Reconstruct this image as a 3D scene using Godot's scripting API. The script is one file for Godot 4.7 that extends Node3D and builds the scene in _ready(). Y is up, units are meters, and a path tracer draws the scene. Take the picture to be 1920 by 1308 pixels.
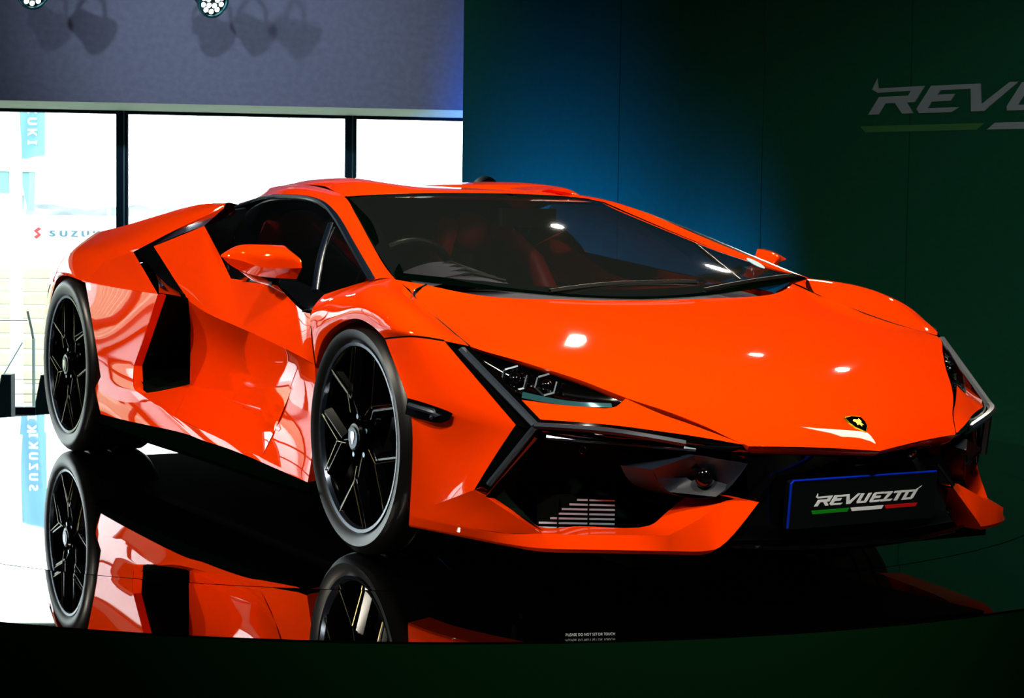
extends Node3D
# The scene stands in the car's own axes: x runs forward along the car, y up, z to the car's right; y = 0 is the top of the platform.
var P := {}
var M := {}
var taken := {}

# ------------------------------------------------------------------ naming and tagging
func numbered(called: String, under: Node) -> String:
	var key := str(under.get_instance_id()) + called
	var n: int = taken.get(key, -1) + 1
	taken[key] = n
	return called if n == 0 else "%s_%03d" % [called, n]

func tag(o: Node, label: String, category: String, group := "") -> Node:
	o.set_meta("label", label)
	o.set_meta("category", category)
	if group != "":
		o.set_meta("group", group)
	return o

func thing(called: String, label: String, category: String, at := Vector3.ZERO, group := "") -> Node3D:
	var o := Node3D.new()
	o.name = numbered(called, self)
	o.position = at
	add_child(o, true)
	tag(o, label, category, group)
	return o

func obj(called: String, mesh: Mesh, m: Material, parent: Node = null, at := Vector3.ZERO, turn := Basis.IDENTITY) -> MeshInstance3D:
	var par: Node = parent if parent else self
	var o := MeshInstance3D.new()
	o.name = numbered(called, par)
	o.mesh = mesh
	o.material_override = m
	o.transform = Transform3D(turn, at)
	par.add_child(o, true)
	return o

func struct(called: String, mesh: Mesh, m: Material, at := Vector3.ZERO, turn := Basis.IDENTITY, parent: Node = null) -> MeshInstance3D:
	var o := obj(called, mesh, m, parent, at, turn)
	if parent == null:
		o.set_meta("kind", "structure")
	return o

# ------------------------------------------------------------------ triangle soup with smoothing
# A soup is a Dictionary {t: PackedVector3Array of corners (clockwise = front)}
func soup() -> Dictionary:
	return {"t": PackedVector3Array()}

func tri(s: Dictionary, a: Vector3, b: Vector3, c: Vector3) -> void:
	if (b - a).cross(c - a).length_squared() < 1e-16:
		return
	s.t.append(a); s.t.append(b); s.t.append(c)

func quad(s: Dictionary, a: Vector3, b: Vector3, c: Vector3, d: Vector3) -> void:
	tri(s, a, b, c)
	tri(s, a, c, d)

func key_of(v: Vector3) -> Vector3i:
	return Vector3i(roundi(v.x * 4000.0), roundi(v.y * 4000.0), roundi(v.z * 4000.0))

# normals for several soups that share one smoothing field
func smooth(soups: Array, degrees := 30.0) -> void:
	var lim := cos(deg_to_rad(degrees))
	var field := {}
	for s in soups:
		var t: PackedVector3Array = s.t
		for i in range(0, t.size(), 3):
			var n := (t[i + 2] - t[i]).cross(t[i + 1] - t[i])
			for k in 3:
				var q := key_of(t[i + k])
				if not field.has(q):
					field[q] = PackedVector3Array()
				field[q].append(n)
	for s in soups:
		var t: PackedVector3Array = s.t
		var out := PackedVector3Array()
		out.resize(t.size())
		for i in range(0, t.size(), 3):
			var u := (t[i + 2] - t[i]).cross(t[i + 1] - t[i]).normalized()
			for k in 3:
				var sum := Vector3.ZERO
				for n in field[key_of(t[i + k])]:
					if n.normalized().dot(u) > lim:
						sum += n
				out[i + k] = sum.normalized() if sum.length_squared() > 0.0 else u
		s.n = out

func mesh_of(s: Dictionary, degrees := 30.0, mirrored := false) -> ArrayMesh:
	if not s.has("n"):
		smooth([s], degrees)
	var t: PackedVector3Array = s.t
	var n: PackedVector3Array = s.n
	if mirrored:
		var t2 := PackedVector3Array(); var n2 := PackedVector3Array()
		t2.resize(t.size()); n2.resize(t.size())
		for i in range(0, t.size(), 3):
			for k in 3:
				var j: int = [0, 2, 1][k]
				t2[i + k] = Vector3(t[i + j].x, t[i + j].y, -t[i + j].z)
				n2[i + k] = Vector3(n[i + j].x, n[i + j].y, -n[i + j].z)
		t = t2; n = n2
	var a := []
	a.resize(Mesh.ARRAY_MAX)
	a[Mesh.ARRAY_VERTEX] = t
	a[Mesh.ARRAY_NORMAL] = n
	var m := ArrayMesh.new()
	m.add_surface_from_arrays(Mesh.PRIMITIVE_TRIANGLES, a)
	return m

# ------------------------------------------------------------------ curves and nets through named points
func pt(word: String) -> Vector3:
	var off := Vector3.ZERO
	if "@" in word:
		var bits := word.split("@")
		word = bits[0]
		var f := bits[1].split_floats(",")
		off = Vector3(f[0], f[1], f[2])
	if word.ends_with("!"):
		word = word.trim_suffix("!")
	var mir := word.ends_with("~")
	if mir:
		word = word.trim_suffix("~")
	var v: Vector3
	if "," in word:
		var g := word.split_floats(",")
		v = Vector3(g[0], g[1], g[2])
	else:
		if not P.has(word):
			printerr("no point ", word)
		v = P[word]
	v += off
	return Vector3(v.x, v.y, -v.z) if mir else v

func words(row: String) -> PackedStringArray:
	return row.strip_edges().trim_prefix("!").split(" ", false)

# a curve through points, chord-length Catmull-Rom, n steps per span; sharp[i] breaks the tangent
func curve(p: PackedVector3Array, n: int, sharp: Array = []) -> PackedVector3Array:
	var k := p.size()
	var out := PackedVector3Array()
	if k == 2:
		for i in n + 1:
			out.append(p[0].lerp(p[1], float(i) / n))
		return out
	var d := PackedFloat32Array()
	for i in k - 1:
		d.append(maxf(sqrt(p[i].distance_to(p[i + 1])), 1e-4))
	var ti := PackedVector3Array(); var to := PackedVector3Array()
	for i in k:
		var slope_in := (p[i] - p[i - 1]) / d[i - 1] if i > 0 else Vector3.ZERO
		var slope_out := (p[i + 1] - p[i]) / d[i] if i < k - 1 else Vector3.ZERO
		if i == 0:
			ti.append(slope_out); to.append(slope_out)
		elif i == k - 1:
			ti.append(slope_in); to.append(slope_in)
		elif sharp.size() > i and sharp[i]:
			ti.append(slope_in); to.append(slope_out)
		else:
			var m := (slope_in * d[i] + slope_out * d[i - 1]) / (d[i] + d[i - 1])
			ti.append(m); to.append(m)
	# natural-ish ends
	if k > 2:
		if not (sharp.size() > 1 and sharp[1]):
			to[0] = (3.0 * (p[1] - p[0]) / d[0] - ti[1]) * 0.5
		if not (sharp.size() > k - 2 and sharp[k - 2]):
			ti[k - 1] = (3.0 * (p[k - 1] - p[k - 2]) / d[k - 2] - to[k - 2]) * 0.5
	for i in k - 1:
		for j in n:
			var t := float(j) / n
			var t2 := t * t
			var t3 := t2 * t
			out.append((2 * t3 - 3 * t2 + 1) * p[i] + (t3 - 2 * t2 + t) * d[i] * to[i] + (-2 * t3 + 3 * t2) * p[i + 1] + (t3 - t2) * d[i] * ti[i + 1])
	out.append(p[k - 1])
	return out

func line(row: String, n := 6) -> PackedVector3Array:
	var p := PackedVector3Array(); var sh := []
	for w in words(row):
		p.append(pt(w)); sh.append("!" in w)
	return curve(p, n, sh)

# a surface through rows of named points; "!" after a name breaks the row there, "!" before a row makes a crease of it
func net(s: Dictionary, rows: Array, nu := 6, nv := 6, away = null) -> Dictionary:
	var lines := []
	var sharp := []
	for r in rows:
		lines.append(line(r, nu))
		sharp.append(r.strip_edges().begins_with("!"))
	var w: int = lines[0].size()
	for l in lines:
		if l.size() != w:
			printerr("net rows differ: ", rows)
	var cols := []
	for i in w:
		var p := PackedVector3Array()
		for l in lines:
			p.append(l[i])
		cols.append(curve(p, nv, sharp))
	var h: int = cols[0].size()
	# which way is out
	var sum := 0.0
	var mid := Vector3.ZERO
	for c in cols:
		for v in c:
			mid += v
	mid /= w * h
	var ref: Vector3 = away if away != null else Vector3(clampf(mid.x, -1.4, 1.5), 0.45, 0.0)
	for i in w - 1:
		for j in h - 1:
			var n: Vector3 = (cols[i + 1][j + 1] - cols[i][j]).cross(cols[i + 1][j] - cols[i][j + 1])
			sum += n.dot(cols[i][j] - ref)
	for i in w - 1:
		for j in h - 1:
			if sum < 0.0:
				quad(s, cols[i][j], cols[i + 1][j], cols[i + 1][j + 1], cols[i][j + 1])
			else:
				quad(s, cols[i][j], cols[i][j + 1], cols[i + 1][j + 1], cols[i + 1][j])
	return s

# a tube along points with an elliptic section
func tube(s: Dictionary, p: PackedVector3Array, r: float, sides := 8, flat := 1.0, up := Vector3.UP, taper := 1.0) -> Dictionary:
	var rings := []
	for i in p.size():
		var d := (p[mini(i + 1, p.size() - 1)] - p[maxi(i - 1, 0)]).normalized()
		var a := d.cross(up).normalized()
		if a.length_squared() < 0.5:
			a = d.cross(Vector3.RIGHT).normalized()
		var b := a.cross(d).normalized()
		var rr := r * lerpf(1.0, taper, float(i) / maxi(p.size() - 1, 1))
		var ring := PackedVector3Array()
		for k in sides:
			var t := TAU * k / sides
			ring.append(p[i] + a * cos(t) * rr + b * sin(t) * rr * flat)
		rings.append(ring)
	for i in p.size() - 1:
		for k in sides:
			var l := (k + 1) % sides
			quad(s, rings[i][k], rings[i][l], rings[i + 1][l], rings[i + 1][k])
	for e in [0, p.size() - 1]:
		for k in range(1, sides - 1):
			if e == 0:
				tri(s, rings[e][0], rings[e][k + 1], rings[e][k])
			else:
				tri(s, rings[e][0], rings[e][k], rings[e][k + 1])
	return s

# lathe about the z axis: profile of (radius, z), going so that the outside lies to its left
func lathe(s: Dictionary, prof: Array, n := 48, from := 0.0, to := TAU, mid := Vector3.ZERO) -> Dictionary:
	for i in n:
		var a := from + (to - from) * i / n
		var b := from + (to - from) * (i + 1) / n
		for j in prof.size() - 1:
			var p: Vector2 = prof[j]; var q: Vector2 = prof[j + 1]
			quad(s, mid + Vector3(cos(a) * p.x, sin(a) * p.x, p.y), mid + Vector3(cos(a) * q.x, sin(a) * q.x, q.y), mid + Vector3(cos(b) * q.x, sin(b) * q.x, q.y), mid + Vector3(cos(b) * p.x, sin(b) * p.x, p.y))
	return s

# a flat shape in the xy plane with thickness in z and chamfered front edges
func prism(s: Dictionary, poly: PackedVector2Array, back: float, front: float, chamfer := 0.0, xf := Transform3D.IDENTITY) -> Dictionary:
	if Geometry2D.is_polygon_clockwise(poly):
		poly = poly.duplicate()
		poly.reverse()
	var face := poly
	if chamfer > 0.0:
		var inset := Geometry2D.offset_polygon(poly, -chamfer, Geometry2D.JOIN_MITER)
		if inset.size() == 1 and inset[0].size() == poly.size():
			# line the two outlines up
			var best := 0; var bd := 1e9
			for k in poly.size():
				var dd: float = inset[0][k].distance_to(poly[0])
				if dd < bd:
					bd = dd; best = k
			var arr := PackedVector2Array()
			for k in poly.size():
				arr.append(inset[0][(k + best) % poly.size()])
			face = arr
	var n := poly.size()
	var ids := Geometry2D.triangulate_polygon(face)
	for i in range(0, ids.size(), 3):
		var a := face[ids[i]]; var b := face[ids[i + 1]]; var c := face[ids[i + 2]]
		if (b - a).cross(c - a) > 0.0:
			var z := b; b = c; c = z
		tri(s, xf * Vector3(a.x, a.y, front), xf * Vector3(b.x, b.y, front), xf * Vector3(c.x, c.y, front))
	var ids2 := Geometry2D.triangulate_polygon(poly)
	for i in range(0, ids2.size(), 3):
		var a := poly[ids2[i]]; var b := poly[ids2[i + 1]]; var c := poly[ids2[i + 2]]
		if (b - a).cross(c - a) < 0.0:
			var z := b; b = c; c = z
		tri(s, xf * Vector3(a.x, a.y, back), xf * Vector3(b.x, b.y, back), xf * Vector3(c.x, c.y, back))
	var shoulder := front - chamfer if face != poly else front
	for i in n:
		var j := (i + 1) % n
		var a := poly[i]; var b := poly[j]
		quad(s, xf * Vector3(a.x, a.y, back), xf * Vector3(a.x, a.y, shoulder), xf * Vector3(b.x, b.y, shoulder), xf * Vector3(b.x, b.y, back))
		if face != poly:
			quad(s, xf * Vector3(a.x, a.y, shoulder), xf * Vector3(face[i].x, face[i].y, front), xf * Vector3(face[j].x, face[j].y, front), xf * Vector3(b.x, b.y, shoulder))
	return s

func rect(x0: float, y0: float, x1: float, y1: float, r := 0.0) -> PackedVector2Array:
	if r <= 0.0:
		return PackedVector2Array([Vector2(x0, y0), Vector2(x1, y0), Vector2(x1, y1), Vector2(x0, y1)])
	var o := PackedVector2Array()
	for c in [[x1 - r, y0 + r, -90.0], [x1 - r, y1 - r, 0.0], [x0 + r, y1 - r, 90.0], [x0 + r, y0 + r, 180.0]]:
		for k in 4:
			var t := deg_to_rad(c[2] + 30.0 * k)
			o.append(Vector2(c[0] + r * cos(t), c[1] + r * sin(t)))
	return o

func box(s: Dictionary, a: Vector3, b: Vector3, xf := Transform3D.IDENTITY, chamfer := 0.0) -> Dictionary:
	return prism(s, rect(a.x, a.y, b.x, b.y), a.z, b.z, chamfer, xf)

func ball(s: Dictionary, c: Vector3, r: Vector3, n := 16, m := 10) -> Dictionary:
	for i in n:
		for j in m:
			var q := []
			for k in [[0, 0], [0, 1], [1, 1], [1, 0]]:
				var a: float = TAU * (i + k[0]) / n
				var b: float = PI * (j + k[1]) / m - PI / 2
				q.append(c + Vector3(cos(a) * cos(b) * r.x, sin(b) * r.y, sin(a) * cos(b) * r.z))
			quad(s, q[0], q[3], q[2], q[1])
	return s

# ------------------------------------------------------------------ materials
func mat(called: String, c: Color, rough := 0.5, metal := 0.0, spec := 0.5) -> StandardMaterial3D:
	var m := StandardMaterial3D.new()
	m.resource_name = called
	m.albedo_color = c
	m.roughness = rough
	m.metallic = metal
	m.metallic_specular = spec
	m.cull_mode = BaseMaterial3D.CULL_DISABLED
	M[called] = m
	return m

func glow(called: String, c: Color, e: float) -> StandardMaterial3D:
	var m := mat(called, c, 0.4)
	m.emission_enabled = true
	m.emission = c
	m.emission_energy_multiplier = e
	return m

func grain(m: StandardMaterial3D, freq: float, amount: float, size: float, bump := 0.0) -> void:
	# a fine mottle in the surface colour, laid by world position
	var n := FastNoiseLite.new()
	n.seed = 7
	n.frequency = freq
	n.fractal_octaves = 4
	var t := NoiseTexture2D.new()
	t.width = 256; t.height = 256
	t.seamless = true
	t.noise = n
	var g := Gradient.new()
	g.set_color(0, Color.WHITE.darkened(amount)); g.set_color(1, Color.WHITE)
	t.color_ramp = g
	m.albedo_texture = t
	m.uv1_triplanar = true
	m.uv1_world_triplanar = true
	m.uv1_scale = Vector3.ONE / size
	if bump > 0.0:
		m.heightmap_enabled = true
		m.heightmap_texture = t
		m.heightmap_scale = bump

func materials() -> void:
	var p := mat("paint", Color(1.0, 0.235, 0.0), 0.75, 0.0, 0.0)
	p.clearcoat_enabled = true; p.clearcoat = 1.0; p.clearcoat_roughness = 0.02
	var b := mat("gloss_black", Color(0.012, 0.014, 0.016), 0.08, 0.0, 0.5)
	b.clearcoat_enabled = true; b.clearcoat = 0.6; b.clearcoat_roughness = 0.02
	mat("satin_black", Color(0.010, 0.03, 0.02), 0.42, 0.0, 0.4)
	mat("black_print", Color(0.003, 0.02, 0.012), 0.9, 0.0, 0.0)
	mat("matt_black", Color(0.004, 0.045, 0.02), 0.9, 0.0, 0.2)
	mat("pod_plastic", Color(0.02, 0.065, 0.13), 0.5, 0.0, 0.5)
	mat("dark_chrome", Color(0.42, 0.46, 0.50), 0.16, 1.0)
	mat("slat_grey", Color(0.72, 0.76, 0.86), 0.5)
	mat("drl", Color(0.15, 0.19, 0.24), 0.3, 0.3)
	mat("chrome", Color(0.75, 0.78, 0.8), 0.12, 1.0)
	mat("wheel_black", Color(0.006, 0.008, 0.009), 0.12, 0.0, 0.35)
	mat("wheel_glint", Color(0.50, 0.46, 0.34), 0.25, 1.0)
	mat("rim_lip", Color(0.20, 0.23, 0.28), 0.2, 0.8)
	var tm := mat("tyre", Color(0.006, 0.008, 0.012), 0.38, 0.0, 0.5)
	tm.metallic_specular = 0.5
	mat("steel", Color(0.22, 0.23, 0.24), 0.35, 0.9)
	var g := mat("glass", Color(0.12, 0.14, 0.135, 0.40), 0.02, 0.0, 0.5)  # grey haze over the cabin is mixed into this colour
	g.transparency = BaseMaterial3D.TRANSPARENCY_ALPHA
	var g2 := mat("side_glass", Color(0.008, 0.02, 0.022, 0.70), 0.02, 0.0, 0.5)
	g2.transparency = BaseMaterial3D.TRANSPARENCY_ALPHA
	var g3 := mat("clear_glass", Color(0.8, 0.95, 0.93, 0.04), 0.02, 0.0, 0.5)
	g3.transparency = BaseMaterial3D.TRANSPARENCY_ALPHA
	mat("window_trim", Color(0.05, 0.10, 0.16), 0.2, 0.3, 0.6)
	mat("red_leather", Color(0.62, 0.03, 0.01), 0.5)
	mat("dash", Color(0.20, 0.20, 0.26), 0.75)
	mat("gold", Color(0.85, 0.72, 0.15), 0.25, 1.0)
	mat("blue_reflection", Color(0.0, 0.16, 0.75), 0.25)
	mat("plate_face", Color(0.006, 0.022, 0.03), 0.35)
	mat("print_white", Color(0.93, 0.96, 1.0), 0.5)
	mat("print_green", Color(0.02, 0.55, 0.05), 0.5)
	mat("print_red", Color(0.80, 0.03, 0.06), 0.5)
	mat("lens_blue", Color(0.20, 0.42, 0.45), 0.2, 0.3)
	mat("sticker", Color(0.25, 0.52, 0.58), 0.5)
	# room
	grain(mat("soffit_grey", Color(0.42, 0.45, 0.54), 0.85), 0.05, 0.12, 0.7)
	grain(mat("panel_navy", Color(0.015, 0.225, 0.155), 0.8, 0.0, 0.2), 0.05, 0.12, 0.6)
	mat("reveal", Color(0.78, 0.83, 0.75), 0.7)
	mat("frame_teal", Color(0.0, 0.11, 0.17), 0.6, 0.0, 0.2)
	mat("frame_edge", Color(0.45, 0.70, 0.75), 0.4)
	mat("ceiling_dark", Color(0.05, 0.055, 0.06), 0.9)
	mat("room_floor", Color(0.35, 0.40, 0.40), 0.25)
	mat("room_wall", Color(0.06, 0.07, 0.07), 0.9)
	mat("sign_grey", Color(0.36, 0.41, 0.44), 0.6)
	mat("sign_green", Color(0.0, 0.28, 0.07), 0.6)
	mat("sign_red", Color(0.6, 0.05, 0.06), 0.6)
	var f := mat("platform_black", Color(0.006, 0.007, 0.007), 0.015, 0.0, 0.7)
	f.clearcoat_enabled = true; f.clearcoat = 1.0; f.clearcoat_roughness = 0.01
	mat("platform_side", Color(0.0, 0.165, 0.06), 0.7, 0.0, 0.2)
	glow("led", Color(0.93, 1.0, 1.0), 3.0)
	glow("downlight_glow", Color(1.0, 0.98, 0.90), 30.0)
	glow("panel_glow", Color(1.0, 0.93, 0.82), 7.0)
	mat("lamp_body", Color(0.02, 0.05, 0.06), 0.35, 0.2)
	mat("lamp_ring", Color(0.10, 0.35, 0.38), 0.25, 0.5)
	# outside
	grain(mat("terrace_concrete", Color(0.72, 0.72, 0.60), 0.9), 0.03, 0.15, 2.0)
	mat("wall_white", Color(0.9, 0.92, 0.92), 0.8)
	grain(mat("hill_haze", Color(0.60, 0.64, 0.64), 0.95), 0.02, 0.45, 60.0)
	mat("pole_white", Color(0.9, 0.92, 0.92), 0.5)
	mat("flag_blue", Color(0.47, 0.66, 0.77), 0.8)
	mat("tower_teal", Color(0.44, 0.62, 0.63), 0.5)
	mat("fence_metal", Color(0.30, 0.36, 0.36), 0.5)
	mat("wire", Color(0.10, 0.14, 0.13), 0.5)
	mat("block_teal", Color(0.05, 0.20, 0.23), 0.6)
	mat("banner_red", Color(0.60, 0.20, 0.22), 0.8)
	mat("banner_blue", Color(0.28, 0.42, 0.48), 0.8)
	grain(mat("ground", Color(0.55, 0.56, 0.50), 0.95), 0.02, 0.2, 5.0)
	mat("skin", Color(0.35, 0.20, 0.14), 0.6)
	mat("hair", Color(0.025, 0.02, 0.012), 0.7)
	mat("shirt", Color(0.05, 0.05, 0.06), 0.9)
	mat("trousers", Color(0.03, 0.03, 0.04), 0.9)

# ------------------------------------------------------------------ room frame
const YAW := 3.65000903
func room(lat: float, y: float, depth: float) -> Vector3:
	var f := Vector3(cos(YAW), 0, sin(YAW))
	var r := Vector3(-f.z, 0, f.x)
	return Vector3(6.30852, 0, 3.12565) + r * lat + f * depth + Vector3(0, y, 0)

# a frame at a room point whose x runs towards another room point
func facing(a: Vector3, b: Vector3) -> Transform3D:
	var x := (b - a).normalized()
	var z := x.cross(Vector3.UP).normalized()
	return Transform3D(Basis(x, Vector3.UP, z), a)

func _ready() -> void:
	set_camera_and_light()
	points()
	materials()
	build_room()
	build_outside()
	build_platform()
	build_car()
	build_lamps()
	build_person()

func set_camera_and_light() -> void:
	var cam := Camera3D.new()
	cam.name = "camera"
	var yaw := YAW; var pitch := -0.06457057; var roll := 0.0131718
	var f := Vector3(cos(pitch) * cos(yaw), sin(pitch), cos(pitch) * sin(yaw))
	var r := f.cross(Vector3.UP).normalized()
	var u := r.cross(f)
	var r2 := cos(roll) * r + sin(roll) * u
	var u2 := -sin(roll) * r + cos(roll) * u
	cam.transform = Transform3D(Basis(r2, u2, -f), Vector3(6.30851958, 0.961572632, 3.12565444))
	cam.fov = rad_to_deg(2.0 * atan(654.0 / 3444.54))
	cam.near = 0.05; cam.far = 2000.0
	cam.current = true
	add_child(cam)
	var env := Environment.new()
	env.background_mode = Environment.BG_SKY
	var sky := Sky.new()
	var sm := ProceduralSkyMaterial.new()
	sm.sky_top_color = Color(0.90, 0.97, 1.0)
	sm.sky_horizon_color = Color(0.95, 1.0, 0.99)
	sm.ground_horizon_color = Color(0.85, 0.92, 0.90)
	sm.ground_bottom_color = Color(0.6, 0.62, 0.58)
	sm.sky_energy_multiplier = SKY
	sm.ground_energy_multiplier = SKY
	sky.sky_material = sm
	env.sky = sky
	env.tonemap_mode = Environment.TONE_MAPPER_LINEAR
	env.tonemap_exposure = 1.0
	env.sdfgi_enabled = true
	env.ssao_enabled = true
	env.ssil_enabled = true
	var we := WorldEnvironment.new()
	we.name = "world_environment"
	we.environment = env
	add_child(we)

const SKY := 2.2

# ------------------------------------------------------------------ the room
const FLOOR := -0.36
const CEIL := 3.1

func build_room() -> void:
	# floor and ceiling slabs
	var s := soup()
	box(s, Vector3(-17, FLOOR - 0.2, -16), Vector3(7, FLOOR, 3), Transform3D(facing(room(0, 0, 0), room(1, 0, 0)).basis, room(0, 0, 0)))
	var s2 := soup()
	var rf := facing(room(0, 0, 0), room(1, 0, 0))
	# window wall line: soffit face from A to B, glass set back
	var A := room(-3.31, 0, 11.878)
	var B := room(-0.368, 0, 12.283)
	var wx := facing(A, B)                       # x along the wall to the right, z towards... the room is at +z
	if wx.basis.z.dot(room(0, 0, 0) - A) < 0.0:
		wx.basis = Basis(wx.basis.x, Vector3.UP, -wx.basis.z)
	struct("floor", mesh_of(box(soup(), Vector3(-12.5, FLOOR - 0.2, -1.2), Vector3(8.5, FLOOR, 15.0), wx)), M.room_floor)
	struct("ceiling", mesh_of(box(soup(), Vector3(-12.5, CEIL, -1.2), Vector3(8.5, CEIL + 0.2, 15.0), wx)), M.ceiling_dark)
	# soffit: the upper wall above the windows, with its pale underside
	struct("wall_back", mesh_of(box(soup(), Vector3(-12.5, 1.752, -0.16), Vector3(8.5, CEIL, 0.0), wx)), M.soffit_grey)
	struct("trim_0", mesh_of(box(soup(), Vector3(-12.5, 1.75, -1.05), Vector3(8.5, 1.78, -0.002), wx)), M.reveal)
	struct("wall_front", mesh_of(box(soup(), Vector3(-12.5, FLOOR, 14.8), Vector3(8.5, CEIL, 15.0), wx)), M.room_wall)
	struct("wall_right", mesh_of(box(soup(), Vector3(8.3, FLOOR, -1.2), Vector3(8.5, CEIL, 15.0), wx)), M.room_wall)
	struct("wall_left", mesh_of(box(soup(), Vector3(-12.5, FLOOR, -1.2), Vector3(-12.3, CEIL, 15.0), wx)), M.room_wall)
	# windows between mullions
	var zc := -0.86
	var step := 1.617
	var x0 := 0.0
	# mullion centres found from the picture: columns 229 and 657 at the glass plane
	x0 = (0.7094)
	step = (2.2898) - x0
	var xs := []
	for k in range(-7, 6):
		xs.append(x0 + step * k)
	var topy := 1.70
	for i in xs.size():
		var st := soup()
		box(st, Vector3(xs[i] - 0.040, FLOOR, zc - 0.05), Vector3(xs[i] + 0.006, 1.75, zc + 0.05), wx)
		var mu := struct("trim_%d" % (i + 1), mesh_of(st), M.frame_teal)
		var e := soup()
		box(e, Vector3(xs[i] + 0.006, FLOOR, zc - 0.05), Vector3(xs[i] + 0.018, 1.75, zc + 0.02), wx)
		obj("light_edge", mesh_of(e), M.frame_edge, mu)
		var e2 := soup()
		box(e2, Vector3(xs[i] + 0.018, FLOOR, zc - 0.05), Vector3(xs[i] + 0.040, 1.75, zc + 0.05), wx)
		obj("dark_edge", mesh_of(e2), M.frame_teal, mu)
	for i in xs.size() - 1:
		var a: float = xs[i] + 0.04; var b: float = xs[i + 1] - 0.04
		var fr := soup()
		box(fr, Vector3(a, 1.73, zc - 0.04), Vector3(b, 1.75, zc + 0.04), wx)
		box(fr, Vector3(a, FLOOR, zc - 0.04), Vector3(b, FLOOR + 0.05, zc + 0.04), wx)
		var wn := struct("window_%d" % (i + 1), mesh_of(fr), M.frame_teal)
		obj("pane", mesh_of(box(soup(), Vector3(a, FLOOR + 0.05, zc - 0.006), Vector3(b, 1.73, zc + 0.006), wx)), M.clear_glass, wn)
	# the dark partition with the lettering
	var L := room(-0.344, 0, 12.07)
	var R := room(2.53, 0, 9.91)
	var px := facing(L, R)
	if px.basis.z.dot(room(0, 0, 0) - L) < 0.0:
		px.basis = Basis(px.basis.x, Vector3.UP, -px.basis.z)
	var seams := [0.0, 1.2291, 2.2296, 3.1482, 3.1482 + 1.0, 3.1482 + 2.0, 3.1482 + 3.0, 3.1482 + 4.0]
	var wall := struct("wall_partition", mesh_of(box(soup(), Vector3(0, FLOOR, -0.12), Vector3(seams[-1], CEIL, -0.03), px)), M.matt_black)
	for i in seams.size() - 1:
		var q := soup()
		box(q, Vector3(seams[i] + 0.0015, FLOOR, -0.03), Vector3(seams[i + 1] - 0.0015, CEIL, 0.0), px, 0.002)
		obj("panel", mesh_of(q), M.panel_navy, wall)
	# REVUELTO lettering raised from the partition
	var sg := thing("wall_sign", "large grey car name lettering with a green and white stripe on the dark partition wall", "sign", px * Vector3(2.901, 1.630, 0.0))
	sign_on(sg, px.basis, 0.1475, 0.008, M.sign_grey, M.sign_green, M.sign_grey, M.sign_red)

# the car name in slanted capitals; unit height 1, baseline 0; first letter starts at x = 0
func letter_shapes() -> Array:
	var out := []
	var f := func(pairs: Array) -> PackedVector2Array:
		var o := PackedVector2Array()
		for p in pairs:
			var base: float = 540.0 - 0.033 * (p[0] - 275.0)
			o.append(Vector2((p[0] - 275.0) / 278.0, (base - p[1]) / 278.0))
		return o
	var g := func(a0: float, pairs: Array) -> PackedVector2Array:
		var o := PackedVector2Array()
		for p in pairs:
			o.append(Vector2(a0 + p[0] + 0.65 * p[1], p[1]))
		return o
	out.append(f.call([[370, 160], [385, 265], [905, 240], [800, 405], [710, 410], [785, 520], [660, 525], [575, 415], [470, 420], [395, 535], [275, 540], [395, 355], [725, 340], [750, 290], [375, 310], [315, 275]]))
	out.append(f.call([[975, 240], [1510, 218], [1525, 425], [1815, 205], [1910, 200], [1555, 495], [1415, 500], [1405, 270], [1080, 285], [1045, 330], [1240, 322], [1195, 390], [985, 402], [945, 468], [1285, 457], [1205, 508], [850, 520], [820, 475]]))
	out.append(g.call(5.35, [[0.0, 1.0], [0.0, 0.16], [0.12, 0.0], [1.25, 0.0], [1.35, 0.14], [1.35, 1.0], [0.95, 1.0], [0.95, 0.2], [0.4, 0.2], [0.4, 1.0]]))
	out.append(g.call(7.05, [[0.0, 0.85], [0.12, 1.0], [1.4, 1.0], [1.4, 0.82], [0.4, 0.82], [0.4, 0.62], [1.15, 0.62], [1.15, 0.40], [0.4, 0.40], [0.4, 0.2], [1.45, 0.2], [1.3, 0.0], [0.12, 0.0], [0.0, 0.14]]))
	out.append(g.call(8.55, [[0.0, 1.0], [0.95, 1.0], [0.95, 0.8], [0.62, 0.2], [1.5, 0.2], [1.35, 0.0], [0.0, 0.0], [0.0, 0.2], [0.3, 0.2], [0.45, 0.8], [0.0, 0.8]]))
	out.append(g.call(9.75, [[0.0, 1.0], [1.75, 1.0], [1.6, 0.8], [1.05, 0.8], [1.05, 0.0], [0.6, 0.0], [0.6, 0.8], [0.0, 0.8]]))
	out.append(g.call(11.4, [[0.0, 0.0], [1.3, 0.0], [1.45, 0.16], [1.45, 1.05], [1.72, 1.38], [1.2, 1.0], [0.15, 1.0], [0.0, 0.85], [0.0, 0.001], [0.4, 0.2], [0.4, 0.8], [1.05, 0.8], [1.05, 0.2], [0.4, 0.19]]))
	return out

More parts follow.
